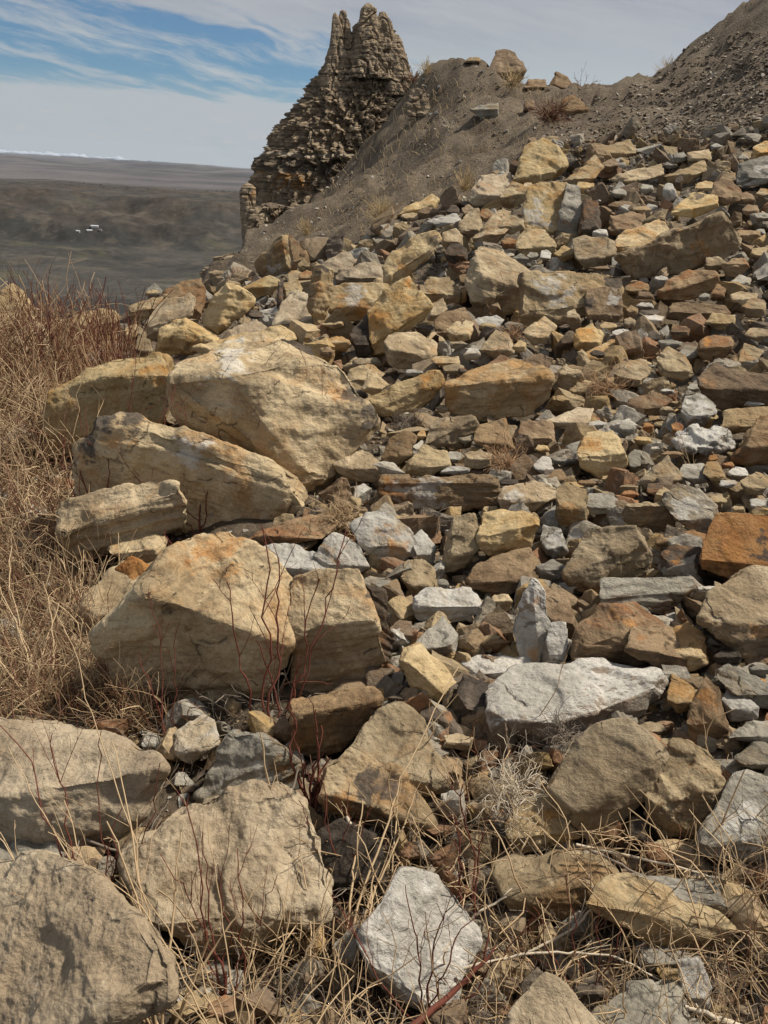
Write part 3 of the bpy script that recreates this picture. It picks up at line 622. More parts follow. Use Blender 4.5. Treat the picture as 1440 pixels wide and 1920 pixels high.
R_('T', '545,1100 560,1075 670,1075 690,1130 700,1170 720,1240 680,1285 560,1308 547,1280 548,1200', '548,1195 600,1172 700,1160', 'squared tan block with shaded front right of the huge rounded boulder', 'the squared block', tone=.35, kt=0.6, kd=0.5, spots=[(690,1120,20,'dark')])
R_('D', '680,1095 720,1110 738,1200 725,1252 700,1255 690,1170', '700,1110 715,1250', 'black flaking slab stood against the right side of the squared block', strat=1.4)
R_('R', '180,1135 215,1070 245,1046 280,1060 250,1100 195,1147', '190,1140 255,1090 278,1064', 'small dark red rusty slab leaning left of the huge rounded boulder', kt=.7, spots=[(215,1120,14,'pale')])
R_('T', '200,1030 260,975 290,985 315,1010 300,1062 240,1047', '210,1040 290,1030', 'grey-tan wedge of rock above the red rusty slab')
R_('T', '225,1050 300,1062 290,1085 225,1130 150,1190 150,1130', None)
R_('T', '115,965 120,945 200,925 275,905 325,908 345,940 348,985 300,1002 230,1012 120,1062', '115,1000 200,975 300,945 335,920', 'long tan block with layered grain at left, beneath the black-edged boulder', 'the layered block at left', kt=0.8, strat=1.8)
R_('T', '140,870 190,778 290,792 430,840 520,885 560,895 587,925 540,972 500,990 460,1012 350,1000 250,940 150,930', '175,800 290,812 430,862 490,898 585,925', 'long wedge boulder with black left edge lying below the biggest boulder', 'the black-edged wedge boulder', tone=.5, kt=0.8, kd=0.30, spots=[(185,800,42,'dark'),(160,850,34,'dark'),(250,790,22,'dark'),(215,830,34,'rust'),(360,850,40,'pale')], c=985)
R_('T', '323,720,20 345,690,75 400,660,190 480,632,290 512,640,250 560,676,50 600,685,60 640,690,75 690,780,60 702,797,70 660,850,40 620,900,20 600,922,12 560,892,14 480,872,75 380,812,85 340,772,65', '430,710,0 590,914,0 560,676,50', 'biggest tan boulder on the slope with pale top and shaded left front', 'the biggest boulder', tone=.43, kt=1.2, kd=0.55, kx=0.35, spots=[(660,740,30,'dark'),(690,780,32,'dark'),(640,745,26,'rust'),(440,670,45,'pale')], rough=1.1)
R_('O', '92,840 95,760 100,735 160,690 260,665 320,665 345,690 325,725 300,800 200,800 110,860', '100,742 200,708 280,712 330,705', 'broad ochre boulder with rusty patch left of the biggest boulder', 'the broad ochre boulder at left', kt=1.0, kd=0.3, spots=[(290,700,26,'rust')], c=830)
R_('D', '517,640 530,635 585,650 592,685 570,686 545,675', None, 'flat black slab resting on top of the biggest boulder', c=770, kt=1.2, th=0.2, strat=1.3)
R_('O', '-30,585 0,550 20,530 40,545 64,582 60,592 -20,594', '-10,585 30,575', 'pointed ochre rock standing highest at the left edge', 'the pointed rock at the left edge')
R_('T', '-40,590 0,583 60,580 76,586 72,610 40,642 0,662 -40,660', '-30,600 74,596', 'flat-topped tan block below the pointed rock at the left edge', None, spots=[(72,592,10,'dark')])
R_('T', '0,690 20,640 60,606 82,612 100,660 60,700', None)
R_('O', '95,640 100,605 165,595 180,580 210,580 224,600 218,642 110,645', '100,615 220,605', 'ochre block half hidden behind reddish brush at left')
R_('T', '240,577 300,556 320,552 330,575 320,610 250,612', '245,585 310,575')
R_('S', '265,635 290,580 310,565 355,552 366,562 362,590 300,612 285,640', '270,620 360,585', 'pale slab with thin dark crack near the slope edge')
R_('B', '300,552 340,530 375,525 385,545 380,592 360,602 355,556', None, 'dark ochre block behind the pale cracked slab')
R_('G', '274,545 290,530 305,545 300,560 278,562')
R_('O', '378,602 400,560 425,530 440,533 478,560 470,577 440,592 410,627 400,627 380,612', '430,538 425,575 410,612', 'tilted ochre block with sharp central ridge near slope edge', None, kt=.8)
R_('O', '292,662 300,622 330,598 345,598 412,634 405,652 360,662 295,670', '300,640 345,612 405,642', 'ochre tent-shaped rock below the pale cracked slab')
R_('T', '262,612 280,640 290,665 270,680 255,655', None)
R_('O', '450,545 455,538 505,518 523,526 522,546 480,560', '456,541 522,536', 'flat ochre wedge below the orange-streaked upright rock')
R_('O', '480,490 500,480 530,440 541,437 552,480 546,502 525,524 500,522 482,507', '530,450 540,500', 'upright tan rock with orange streak below the cliff outcrop', 'the orange-streaked upright rock', kt=.6, spots=[(530,465,16,'rust'),(510,505,14,'pale')])
R_('B', '541,440 572,470 582,495 566,512 548,506', None)
R_('O', '578,575 582,520 587,500 602,494 626,505 621,560 607,612 592,625', '585,590 600,510', 'tall orange pillar-like stone with black top', 'the tall orange stone with black top', kt=.5, spots=[(605,500,16,'dark'),(603,535,24,'rust')])
R_('S', '507,613 530,570 545,550 570,546 580,585 606,590 598,612 575,620', '515,610 590,600', 'pale angular slab at the foot of the tall orange stone')
R_('D', '519,580 522,528 531,528 529,577', None, 'thin black upright shard left of the tall orange stone', strat=.5)
R_('O', '531,530 560,527 568,540 545,552 531,577', None)
R_('O', '610,582 625,535 690,532 725,532 737,547 695,600 650,602', '612,580 690,586 700,568', 'flat-faced rusty ochre block right of the tall orange stone', 'the rusty flat-faced block', kt=.5, spots=[(640,565,20,'rust'),(680,575,20,'rust'),(665,550,22,'pale')])
R_('S', '625,530 640,505 700,490 727,500 728,527 690,532', None)
R_('O', '720,502 740,470 780,445 812,435 827,442 817,470 775,497 740,542 725,527', '725,520 770,492 815,462', 'long ochre block with black tip pointing up to the right', 'the long ochre block with black tip', kt=.7, spots=[(818,452,16,'dark'),(760,500,22,'rust')])
R_('S', '600,498 640,475 655,475 666,490 650,507 626,525', None)
R_('O', '690,582 720,550 765,518 806,575 790,602 735,637 715,662 698,667 693,632', '697,648 732,612 803,577', 'broad tilted ochre-tan block right of the rusty flat-faced block', 'the broad tilted block', kt=.9, kd=.6, spots=[(705,600,20,'rust'),(764,530,14,'rust')])
R_('D', '655,627 690,585 700,602 697,662 670,667', None, 'black rock face wedged against the broad tilted block')
R_('T', '790,547 800,522 840,520 864,547 862,567 830,572 795,562', '793,550 860,553', 'oval flat-topped tan rock left of the tall hollow-fronted block')
R_('T', '874,540,25 890,470,70 900,465,120 940,475,130 992,512,60 975,537,10 972,582,50 920,592,45 883,577,8', '885,570,0 907,520,0 975,537,8', 'big cube-like tan block with dark hollow front in mid slope', 'the cube-like block with dark front', kt=1.2, kd=.6)
R_('O', '972,545 978,515 1030,510 1110,512 1166,520 1160,562 1098,592 1060,596 1010,617 975,612', '973,582 1030,590 1098,577', 'bright yellow-ochre block with flat sunny face in mid slope', 'the bright yellow-ochre block', kt=.5, spots=[(1155,530,18,'dark'),(1040,540,36,'pale'),(1090,545,10,'rust')])
R_('B', '1097,572 1102,542 1120,540 1160,540 1169,592 1165,602 1100,599', '1100,590 1167,591', 'brown-striped cube with black left edge in front of bright yellow-ochre block', 'the brown-striped cube', kt=.4, spots=[(1103,565,12,'dark'),(1150,565,16,'pale')], c=612)
R_('T', '834,745 840,715 965,672 1010,690 1036,702 1034,747 1000,772 900,792 842,772', '836,727 900,746 970,726 1032,702', 'long flat-topped tan block carrying a dark brown stone', 'the flat-topped block with a stone on it', kt=1.7, kd=.5)
R_('B', '970,705 985,672 1012,665 1036,674 1022,702 995,716', None, 'dark brown stone resting on the flat-topped tan block', c=752, kt=.6)
R_('T', '722,642 730,628 780,625 816,642 815,672 780,692 745,692 725,682', '728,655 790,665', 'rounded tan block with grained side below the broad tilted block', 'the rounded grained block')
R_('B', '815,602 830,588 872,578 882,600 880,632 850,642 820,627', None, 'dark layered brown rock under the cube-like block')
R_('T', '835,617 868,597 887,607 882,637 845,642', None)
R_('T', '800,600 805,570 830,560 838,580 820,602', None)
R_('W', '888,602 900,595 930,592 944,600 930,620 900,622', None, 'small whitish stone just below the cube-like block', 'the small whitish stone')
R_('T', '900,657 930,618 955,628 965,662 930,677', None)
R_('T', '980,622 1020,595 1042,612 1036,642 1000,647', None)
R_('O', '1075,652 1080,620 1110,608 1132,627 1126,652 1095,660', None, 'knobbly orange rock below the brown-striped cube', None, spots=[(1100,625,16,'rust')])
R_('T', '1080,672 1150,637 1162,647 1142,677 1110,687', None, 'flat tan slab with a dark pebble lying on it', 'the slab with a dark pebble', kt=2)
R_('D', '1106,662 1114,656 1132,659 1136,665 1124,671 1110,669', None, 'small smooth dark pebble lying on a flat tan slab', c=685)
R_('T', '1150,702 1180,675 1212,675 1217,702 1200,727 1155,722', '1155,705 1200,712', 'smooth grey-tan boulder-like stone left of the notched pointed rock')
R_('T', '1230,672 1255,650 1282,665 1302,702 1280,714 1240,702', None, 'notched pointed tan rock in the right middle of the slope', 'the notched pointed rock')
R_('B', '1308,660 1314,640 1328,630 1370,630 1377,645 1352,677 1317,672', '1312,652 1372,650', 'grey-capped brown stone with red patch at right', 'the red-patched stone', spots=[(1325,638,9,'rust')])
R_('T', '1368,687 1395,645 1432,658 1402,692', None, 'smooth square tan slab right of the red-patched stone')
R_('B', '1310,702 1340,685 1440,705 1480,730 1480,762 1350,767 1318,747', '1312,725 1470,735', 'wide layered brown block cut off by the right edge', 'the wide layered block at the right edge', spots=[(1330,715,20,'rust')])
R_('B', '1250,597 1262,567 1360,575 1372,587 1330,606', '1251,584 1368,590', 'long reddish brown bar-shaped slab in the right middle', 'the reddish bar-shaped slab', kt=1.4)
R_('B', '1228,560 1260,520 1290,508 1340,510 1347,527 1330,547 1290,562', '1233,548 1285,540 1345,517', 'brown-tan wedge block above the reddish bar-shaped slab', 'the wedge block')
R_('T', '1158,482 1200,473 1250,440 1350,400 1392,442 1382,472 1330,492 1270,514 1190,518', '1160,480 1245,472 1347,404', 'enormous long tan slab block at upper right', 'the enormous long block at upper right', kt=.9, kx=.3, kd=.4, spots=[(1320,470,22,'rust')])
R_('T', '1150,470 1155,442 1235,410 1252,430 1225,467 1170,477', '1153,462 1172,470 1228,460', 'rounded-oblong tan block left of the enormous long block', None)
R_('T', '1080,482 1075,450 1100,443 1147,448 1156,476 1140,492 1100,504', '1085,488 1098,495 1150,478', 'squat rough brown-tan block right of the shield-shaped rock')
R_('T', '968,447 985,430 1020,430 1044,461 1035,477 990,482 970,467', '972,466 1043,461', 'shield-shaped golden tan rock below the tall pale slab', 'the shield-shaped rock')
R_('O', '978,432 984,385 992,350 1012,340 1062,345 1056,395 1040,438', '985,432 1040,435', 'tall pale ochre slab standing at upper centre', 'the tall pale slab', kt=.45, rough=.8, spots=[(1052,365,14,'rust'),(1010,400,30,'pale')], th=.35)
R_('G', '1040,440 1050,395 1064,345 1088,352 1092,400 1080,442', None, 'grey and ochre streaked slab just right of the tall pale slab', kt=.5, spots=[(1066,420,9,'rust')])
R_('D', '1085,442 1095,372 1122,380 1126,432 1105,452', None, 'dark upright fractured rock right of the tall pale slab')
R_('O', '965,335 985,278 1020,255 1042,270 1066,307 1050,327 1000,347', '972,335 1052,318', 'large yellow-tan slab on the crest carrying a brown stone', 'the yellow-tan slab on the crest', kt=1.0)
R_('D', '952,320 958,305 990,273 995,280 968,322 958,328', None, 'black slab edging the left side of the crest slab')
R_('B', '1002,287 1010,272 1024,273 1028,287 1018,294', None, 'small brown stone perched on the yellow-tan crest slab', c=325)
R_('S', '880,377 886,350 898,332 955,325 966,337 945,362 910,382 890,387', None, 'pale mottled rock at the upper left end of the rubble crest', None, spots=[(905,355,14,'rust')])
R_('T', '938,372 960,342 990,350 995,367 960,392 945,387', '940,372 992,360', 'tan cube-like rock in front of the yellow-tan crest slab')
R_('O', '743,407 760,390 810,365 822,375 815,397 780,407', '745,402 812,385', 'pale ochre slanted slab at left end of the crest')
R_('W', '800,416 815,410 855,400 864,412 822,427', None, 'thin flat whitish slab near the crest at left', kt=2)
R_('T', '860,422 880,393 897,392 907,432 880,447 863,437', None)
R_('T', '888,447 925,405 945,388 962,400 955,428 925,462 895,462', None)
R_('O', '1124,302 1130,275 1180,262 1197,287 1160,300', None, 'square ochre slab right of the crest, under grey stone', None)
R_('G', '1118,264 1150,247 1160,262 1130,274', None)
R_('T', '1058,342 1085,320 1115,293 1132,312 1112,337 1070,352', None, 'plank-like tan block slanting up right of the tall pale slab')
R_('T', '1140,338 1165,325 1240,308 1242,327 1180,347', None, 'low elongated tan slab in the rubble near the upper right')
R_('O', '1243,332 1280,320 1320,301 1323,320 1290,342 1250,342', None, 'smooth pale orange slab among small stones at upper right', kt=1.8)
R_('T', '1288,287 1330,280 1333,300 1310,304 1290,302', None)
R_('B', '1333,367 1340,345 1360,328 1392,362 1386,377 1355,387', None, 'faceted brown boulder above the enormous long block')
R_('O', '1258,402 1280,375 1300,363 1342,365 1347,387 1300,407', '1262,398 1345,382', 'orange-tan slab with dark grey back edge above enormous long block', None, spots=[(1310,366,12,'dark')], kt=1.4)
R_('G', '1383,345 1386,305 1470,285 1480,322 1400,352', None, 'big smooth grey-brown rock at the upper right edge')
R_('O', '1408,302 1412,277 1480,245 1480,290 1415,298', None, 'bright orange-fronted block highest at the right edge', None, spots=[(1440,285,18,'rust')])
R_('B', '1139,442 1145,405 1180,398 1210,402 1207,422 1160,442', None)
R_('W', '1390,347 1415,312 1470,310 1480,342 1410,347', None)
# ---- saddle and mound
R_('B', '918,130 932,98 945,95 964,100 986,128 976,150 958,166 930,150', '940,140 970,130', 'dark brown pointed boulder on the skyline right of the mound', 'the pointed skyline boulder', Z=37, tone=.05)
R_('B', '1026,165 1043,136 1060,143 1078,160 1081,177 1050,180', '1040,160 1078,168', 'brown-tan leaning boulder on the skyline beside bare shrub', None, Z=37)
R_('B', '1050,210 1055,186 1078,178 1102,205 1095,220 1060,222', None, 'brown triangular rock below the skyline saddle', None)
R_('B', '982,166 990,148 1022,150 1024,164 1000,170', None, 'low brown rock on the skyline beside the pointed boulder', Z=36)
R_('G', '880,204 905,197 933,194 935,218 908,228', '882,206 933,203', 'lone grey block half buried in the brown dirt mound', 'the lone grey block on the mound')
R_('T', '870,117 880,107 898,108 903,117', None, 'small flat stone capping the top of the dirt mound', c=124)
R_('B', '980,210 984,190 1000,186 1004,206', None)
# ---- right middle
R_('G', '1128,1122 1128,1085 1295,1083 1303,1105 1240,1150 1215,1142 1130,1137', '1128,1124 1215,1140 1300,1106', 'smooth greenish-grey slate bar in the middle right', 'the grey slate bar', kt=.5, rough=.4)
R_('T', '1055,1082 1080,1040 1105,995 1190,990 1216,1042 1210,1087 1150,1087 1120,1112 1075,1107', '1060,1086 1125,1092 1200,1015', 'rough tan block above the grey slate bar', 'the rough tan block above the slate bar', kt=.7)
R_('B', '1078,1242 1085,1182 1130,1135 1190,1133 1240,1165 1252,1182 1230,1242 1180,1247', '1090,1215 1160,1190 1240,1200', 'rounded brown-tan boulder with rusty crest below the grey slate bar', 'the rounded rusty-crested boulder', kt=.9, spots=[(1150,1150,36,'rust')])
R_('B', '1172,1217 1190,1175 1255,1175 1287,1242 1280,1260 1230,1252', '1180,1215 1280,1235', 'purplish brown layered rock against the rusty-crested boulder', None, strat=1.8, c=1275, spots=[(1200,1195,10,'rust')])
R_('T', '1250,1182 1290,1165 1322,1195 1326,1242 1285,1260 1260,1202', None, 'blunt pale tan rock right of the purplish layered rock')
R_('W', '962,1182 975,1140 990,1100 1000,1076 1020,1110 1031,1190 1012,1247 985,1242', '1000,1090 1010,1240', 'tall pointed pale stone with orange streak standing upright', 'the tall pointed pale stone', kt=.3, spots=[(1008,1130,14,'rust'),(1000,1220,18,'rust')])
R_('W', '1018,1252 1025,1200 1032,1168 1062,1165 1062,1217 1055,1247', None, 'narrow upright pale stone right of the tall pointed one', kt=.3)
R_('B', '1010,1100 1060,1112 1088,1190 1065,1197 1020,1142', None)
R_('T', '1310,1167 1330,1115 1400,1065 1465,1070 1490,1180 1430,1237 1390,1232 1340,1192', '1315,1167 1400,1222 1480,1175', 'large tan slab with bright orange stain tilted at right edge', 'the orange-stained slab at the right edge', kt=.8, spots=[(1425,1190,26,'rust')])
R_('R', '1313,1052 1320,1010 1345,965 1480,970 1480,1082 1380,1087 1318,1067', '1315,1048 1430,1062 1480,1065', 'vivid orange block with black patch at the right edge', 'the vivid orange block', kt=.5, spots=[(1400,1000,50,'rust'),(1432,1025,26,'dark'),(1370,1030,30,'rust')], rough=.5)
R_('G', '1240,932 1280,912 1310,920 1345,950 1352,987 1320,1000 1290,992 1260,962', None, 'smooth pale blue-grey rock above the vivid orange block', 'the pale blue-grey rock', kt=.6, spots=[(1290,945,34,'pale')])
R_('T', '1164,962 1175,944 1260,942 1263,977 1255,1002 1190,997', '1175,950 1260,948', 'flat-faced square tan block left of the pale blue-grey rock', 'the flat-faced square block')
R_('T', '1043,947 1045,915 1060,910 1100,918 1098,950 1096,987 1080,994 1045,982', '1045,946 1097,955', 'tan cube with reddish brown lower half', 'the cube with reddish lower half', spots=[(1070,970,20,'rust')])
R_('G', '1100,947 1105,925 1150,925 1160,947 1145,960 1110,964', None)
R_('S', '935,937 945,915 1000,903 1040,915 1043,932 1000,957 945,957', None, 'pale yellow-tan low rock right of the long beam-like slab', None, spots=[(965,935,18,'pale')])
R_('B', '707,900 712,893 930,893 934,940 930,954 760,957 711,947', '710,906 931,905', 'long straight beam-like slab with grey lichen, in the centre', 'the long beam-like slab', kt=.9, kd=.1, kx=.1, spots=[(790,935,50,'pale'),(740,915,26,'rust')], strat=1.2, Z=4.25)
R_('T', '742,895 770,860 795,836 835,848 842,872 800,894', None, 'tan and pink striped block standing behind the beam-like slab', None, strat=1.5)
R_('T', '798,832 810,790 885,777 895,797 880,837 850,842', '805,830 858,833 890,786', 'boxy tan block in the centre with overhanging shaded right side', 'the boxy centre block')
R_('B', '888,822 900,795 945,785 952,802 965,842 940,852 895,832', None, 'grained tan-brown block right of the boxy centre block')
R_('B', '972,812 980,790 1035,788 1042,827 1000,837 975,827', None, 'dull brown-grey block right below the flat-topped tan block')
R_('S', '1020,792 1080,765 1112,765 1102,797 1050,805', None, 'smooth pale tan slab in mid right, beside dry grass')
R_('G', '859,822 880,805 893,820 872,836', None, 'small blue-grey cube stuck against the boxy centre block', c=845)
R_('B', '714,862 730,825 760,805 779,820 770,852 745,877 715,872', None, 'grey-brown rock left of the striped block behind the beam')
R_('O', '680,757 700,740 800,698 825,695 834,717 810,747 780,772 720,777 690,770', '690,765 770,764 830,722', 'ochre slab with rusty end left of the flat-topped tan block', 'the rusty-ended ochre slab', kt=.7, spots=[(800,715,20,'rust')])
R_('O', '1080,842 1100,815 1150,808 1176,862 1165,887 1120,897 1092,877', '1085,860 1125,873 1170,847', 'large rounded-cube tan rock at mid right', 'the rounded-cube rock', spots=[(1110,835,18,'rust')])
R_('W', '1263,822 1285,805 1310,798 1365,808 1372,842 1340,854 1280,842', None, 'whitest heap-like rock of curled flaky layers at right', 'the flaky white rock', rough=2.6, strat=3.0, spots=[(1320,825,50,'pale')])
R_('G', '1278,772 1285,745 1310,737 1342,760 1340,777 1320,797 1290,797', None, 'smooth pale grey boulder above the flaky white rock', 'the pale grey boulder', spots=[(1310,765,30,'pale')])
R_('O', '1354,802 1360,770 1440,765 1480,768 1480,802 1400,807 1370,814', None, 'ochre ledge-like block at the right edge above leaning brown rock')
R_('B', '1372,862 1420,785 1490,778 1490,867 1400,870', None, 'tall leaning brown rock at the right edge beside flaky white rock')
R_('S', '1195,902 1230,875 1252,855 1282,897 1250,912 1210,917', None, 'pale pinkish triangular rock above the flat-faced square block', None, kt=.6)
R_('G', '1273,892 1280,870 1320,870 1332,902 1300,907', None)
R_('O', '1318,887 1325,866 1345,865 1362,897 1350,910', None)
R_('B', '1173,777 1180,750 1230,735 1257,750 1237,777 1200,780', None, 'pale-topped brown rock above small red stones at right')
R_('W', '658,987 688,960 730,957 772,1000 777,1042 740,1057 700,1042 665,1012', None, 'white rock with dark red rust streaks below the beam-like slab', 'the red-streaked white rock', spots=[(735,1005,28,'rust'),(745,1035,20,'rust')], kt=.7)
R_('W', '488,1037 500,1022 540,1018 600,1043 640,1062 620,1087 550,1087', None, 'bright white broken flat rock right of the huge rounded boulder', 'the bright white broken rock', strat=2, spots=[(560,1050,60,'pale')])
R_('W', '590,1042 625,998 672,1020 692,1062 650,1082 610,1072', None, 'white and yellow-orange slab tilted beside red stems', spots=[(620,1035,26,'rust')], kt=.6)
R_('O', '896,1002 905,965 950,957 1000,965 1012,987 990,1022 925,1047 903,1027', '900,1008 930,1028 1005,982', 'golden tan block stacked on a layered brown rock', 'the golden stacked block', c=1065)
R_('B', '878,1087 890,1065 930,1040 990,1030 1017,1062 1000,1092 950,1112 890,1102', None, 'layered brown rock beneath the golden stacked block', None, strat=1.8)
R_('T', '826,1062 850,970 890,960 907,1022 870,1065 830,1072', None, 'sloping dusty tan slab under the right end of the beam', kt=.6)
R_('W', '770,1012 790,995 816,1020 813,1057 790,1052', None, 'small smooth white rock right of the red-streaked white rock')
R_('T', '753,1082 760,1055 790,1048 816,1070 811,1112 770,1117', None)
R_('W', '773,1122 800,1105 880,1103 904,1130 897,1162 800,1172 778,1157', '778,1137 897,1137', 'white-topped grey block left of the tall pointed pale stone', 'the white-topped grey block', spots=[(840,1115,40,'pale')])
R_('O', '752,1242 760,1215 785,1205 830,1250 860,1290 850,1312 820,1317 775,1292', '765,1240 830,1300', 'leaning ochre rock left of the very large pale slab', 'the leaning ochre rock')
R_('G', '778,1212 830,1155 860,1190 850,1232 830,1242', None, 'cracked grey slate piece above the leaning ochre rock')
R_('W', '863,1242 900,1230 985,1233 1002,1252 960,1272 870,1277', None, 'whitish shelf of rock behind the very large pale slab')
R_('D', '858,1302 870,1265 915,1280 927,1352 900,1362', None, 'dark grey shaly rock against the pale slab left end')
R_('T', '1252,1312 1260,1265 1300,1290 1307,1327 1275,1337', None)
R_('B', '1288,1352 1320,1265 1347,1290 1365,1370 1345,1402 1300,1397', None, 'rust-splashed brown rock at right beneath stalks', None, spots=[(1325,1310,26,'rust')], kt=.5)
R_('G', '1342,1267 1370,1245 1440,1280 1480,1300 1480,1332 1420,1322', None, 'long grey rock slanting down toward the right edge')
R_('W', '1354,1312 1365,1285 1422,1325 1420,1347 1370,1352', None, 'pale faceted rock right of the rust-splashed brown rock')
R_('G', '1368,1382 1400,1355 1450,1350 1490,1385 1440,1397', None)
R_('G', '1372,1422 1410,1393 1480,1395 1470,1452 1400,1437', None)
R_('D', '1238,1082 1240,1040 1260,1022 1310,1025 1327,1082', None, 'black cube with dark red top beside the vivid orange block', spots=[(1275,1035,22,'rust')])
R_('B', '1228,1022 1240,1000 1300,995 1327,1005 1320,1024 1260,1022', None)
R_('G', '1013,1012 1020,985 1050,993 1067,1035 1050,1047 1025,1042', None, 'pale grey stone right of the golden stacked block', None, spots=[(1040,1010,26,'pale')])
R_('S', '930,1990 965,1895 1000,1850 1030,1830 1080,1870 1130,1920 1170,2000', '960,1960 1060,1950', 'greyish triangular boulder top emerging at the bottom edge', 'the triangular boulder at the bottom edge', kt=.7)
R_('G', '1085,1925 1180,1850 1280,1840 1310,2000 1080,2000', None, 'dark grey shale ledge at the bottom edge right of centre', strat=2, rough=1.6)
R_('W', '1270,1802 1310,1795 1332,1850 1332,1902 1290,1882', None, 'pale grey upright shard beneath the long plank-like slab', kt=.3)
R_('G', '1190,1765 1240,1755 1295,1790 1290,1830 1200,1815', None)
R_('D', '588,1650 600,1560 640,1540 702,1570 727,1660 700,1702 640,1692', None, 'dark slaty rock below the lichen-speckled block', 'the dark slaty rock', strat=2, kt=.5)
R_('G', '-30,1662 -30,1535 60,1535 115,1560 127,1622 60,1645', None, 'broken grey blocks under the front edge of the left slab', rough=2)
R_('B', '455,1012 520,985 610,960 642,970 600,1002 540,1022 470,1027', None, 'flat brown slab with layered grain behind bright white broken rock', kt=1.4)
R_('T', '628,872 650,825 692,850 727,887 700,902 640,897', None, 'ragged tan splinters at right foot of the biggest boulder')
R_('T', '650,717 655,695 690,682 722,700 700,722 665,727', None)
R_('T', '678,732 690,700 702,698 727,722 705,742', None)
R_('S', '413,642 430,620 480,598 502,620 450,642', None)
R_('O', '364,652 400,638 522,613 557,632 500,652 400,672', None, 'low ochre slab behind the top of the biggest boulder')
# ---- smaller stones: cx, cy, w, h, kind
SM = '''770 407 38 20 T,805 400 44 24 B,842 385 32 22 O,850 398 26 26 D,880 395 30 26 B,912 404 32 26 B,925 430 30 24 D,960 420 50 40 T,955 455 30 22 B,990 352 28 20 T,735 430 30 16 G,755 422 34 12 T,
848 452 44 44 T,856 478 46 40 D,975 487 38 24 G,1000 480 26 16 G,1023 478 20 22 W,1060 475 40 34 O,1145 310 36 28 B,1095 352 44 26 O,1182 337 26 24 T,1220 335 22 14 W,1212 355 28 20 G,1160 362 30 20 G,1255 362 28 38 W,1273 345 16 34 D,
1325 350 46 20 O,1370 335 36 24 T,1395 372 40 22 B,1430 362 26 18 T,1165 385 50 18 B,1205 393 40 14 T,1408 395 40 24 B,1430 407 40 20 G,1400 440 60 20 B,1425 475 40 22 O,1125 440 34 24 W,1275 295 30 20 G,1258 310 34 16 G,1345 275 26 14 W,
1160 492 30 24 G,1190 500 24 22 G,1135 503 60 10 B,1195 540 50 26 B,1210 557 36 24 B,1240 525 30 18 W,1340 495 44 32 T,1380 500 56 38 B,1390 527 36 24 G,1345 547 36 32 B,1395 560 54 26 T,1415 577 50 38 T,1320 557 22 16 G,1185 585 26 26 B,
1210 575 36 16 W,1225 600 48 20 W,1275 622 40 22 B,1350 602 60 34 O,1180 605 24 22 T,1225 632 26 26 D,1255 645 50 18 G,1295 660 40 28 G,1180 645 36 34 B,1160 677 44 12 G,1420 627 50 28 T,1165 625 36 16 W,1075 600 32 38 T,1140 612 36 16 O,
1068 712 52 54 T,1085 733 40 34 T,1120 797 44 18 W,1178 802 36 26 G,1205 827 38 18 O,1165 830 26 20 T,1190 862 26 38 G,1250 735 30 14 W,1300 727 28 16 G,1250 770 30 18 T,1215 802 22 22 R,1270 802 24 24 R,1330 782 36 20 O,1415 757 42 14 W,
1390 740 34 16 D,1230 842 26 10 W,1260 852 44 14 B,1337 861 18 18 R,1365 874 26 16 R,1385 887 40 24 W,1365 907 36 18 W,1415 905 60 46 T,1142 899 30 16 O,1170 900 20 14 O,1100 905 40 12 B,1230 917 36 28 D,1180 927 40 14 R,1345 937 40 16 O,
1420 945 32 24 W,1385 957 30 18 T,1050 752 36 22 O,960 812 26 36 T,1020 872 44 34 W,1043 893 40 24 B,1060 865 50 16 G,1017 842 30 16 O,855 882 60 16 W,895 862 60 36 T,850 857 34 24 G,955 905 40 16 D,790 817 18 20 T,830 767 30 18 T,
890 842 20 12 O,625 607 44 18 T,632 645 52 32 T,612 660 30 24 B,690 682 60 26 T,775 699 38 14 W,868 555 22 28 T,870 525 24 26 B,915 614 34 18 O,855 647 50 16 G,885 665 36 24 W,835 677 60 20 T,850 692 44 22 T,868 697 18 16 D,975 650 30 24 O,
555 517 36 20 T,575 520 34 26 B,480 590 30 18 D,498 600 12 16 W,250 627 40 36 T,400 535 50 24 B,285 552 28 20 O,940 1130 50 36 T,930 1210 60 28 B,1035 1072 60 44 G,1070 1217 20 28 G,830 1095 24 22 G,1330 1107 50 16 W,1365 1232 60 28 D,
1425 1257 40 22 G,1430 1280 16 18 R,860 1392 60 36 T,1220 1367 60 26 T,1255 1392 40 18 T,740 1330 30 22 G,735 1150 40 28 G,800 1187 40 18 G,1250 1882 40 46 W,885 1045 30 22 T,720 1100 40 26 G,1405 1000 30 20 B,1150 1010 30 14 R,590 610 30 18 G'''
KIND = {}
def small(cx, cy, w, h, mat):
    n = rnd.choice([5, 6, 6, 7]); a0 = rnd.random()*6.28; pts = []
    for k in range(n):
        a = a0+k*2*math.pi/n+rnd.uniform(-.28, .28); r = rnd.uniform(.86, 1.06); ca, sa = math.cos(a), math.sin(a)
        q = (abs(ca)**2.6+abs(sa)**2.6)**(-1/2.6)
        pts.append((cx+ca*w/2*q*r, cy+sa*h/2*q*r))
    x0, x1 = min(p[0] for p in pts), max(p[0] for p in pts)
    yy = cy+rnd.uniform(-.12, .30)*h; xm = x0+rnd.uniform(.3, .7)*(x1-x0)
    rd = [(x0+.12*w, yy+rnd.uniform(-.1, .05)*h), (xm, yy+rnd.uniform(.02, .14)*h), (x1-.12*w, yy+rnd.uniform(-.15, .05)*h)]
    rock(mat, pts, rd, kt=rnd.uniform(1.0, 2.0), kd=rnd.uniform(.3, .7), th=.5)
for it in SM.replace('\n', '').split(','):
    a = it.split(); small(*[float(x) for x in a[:4]], a[4])

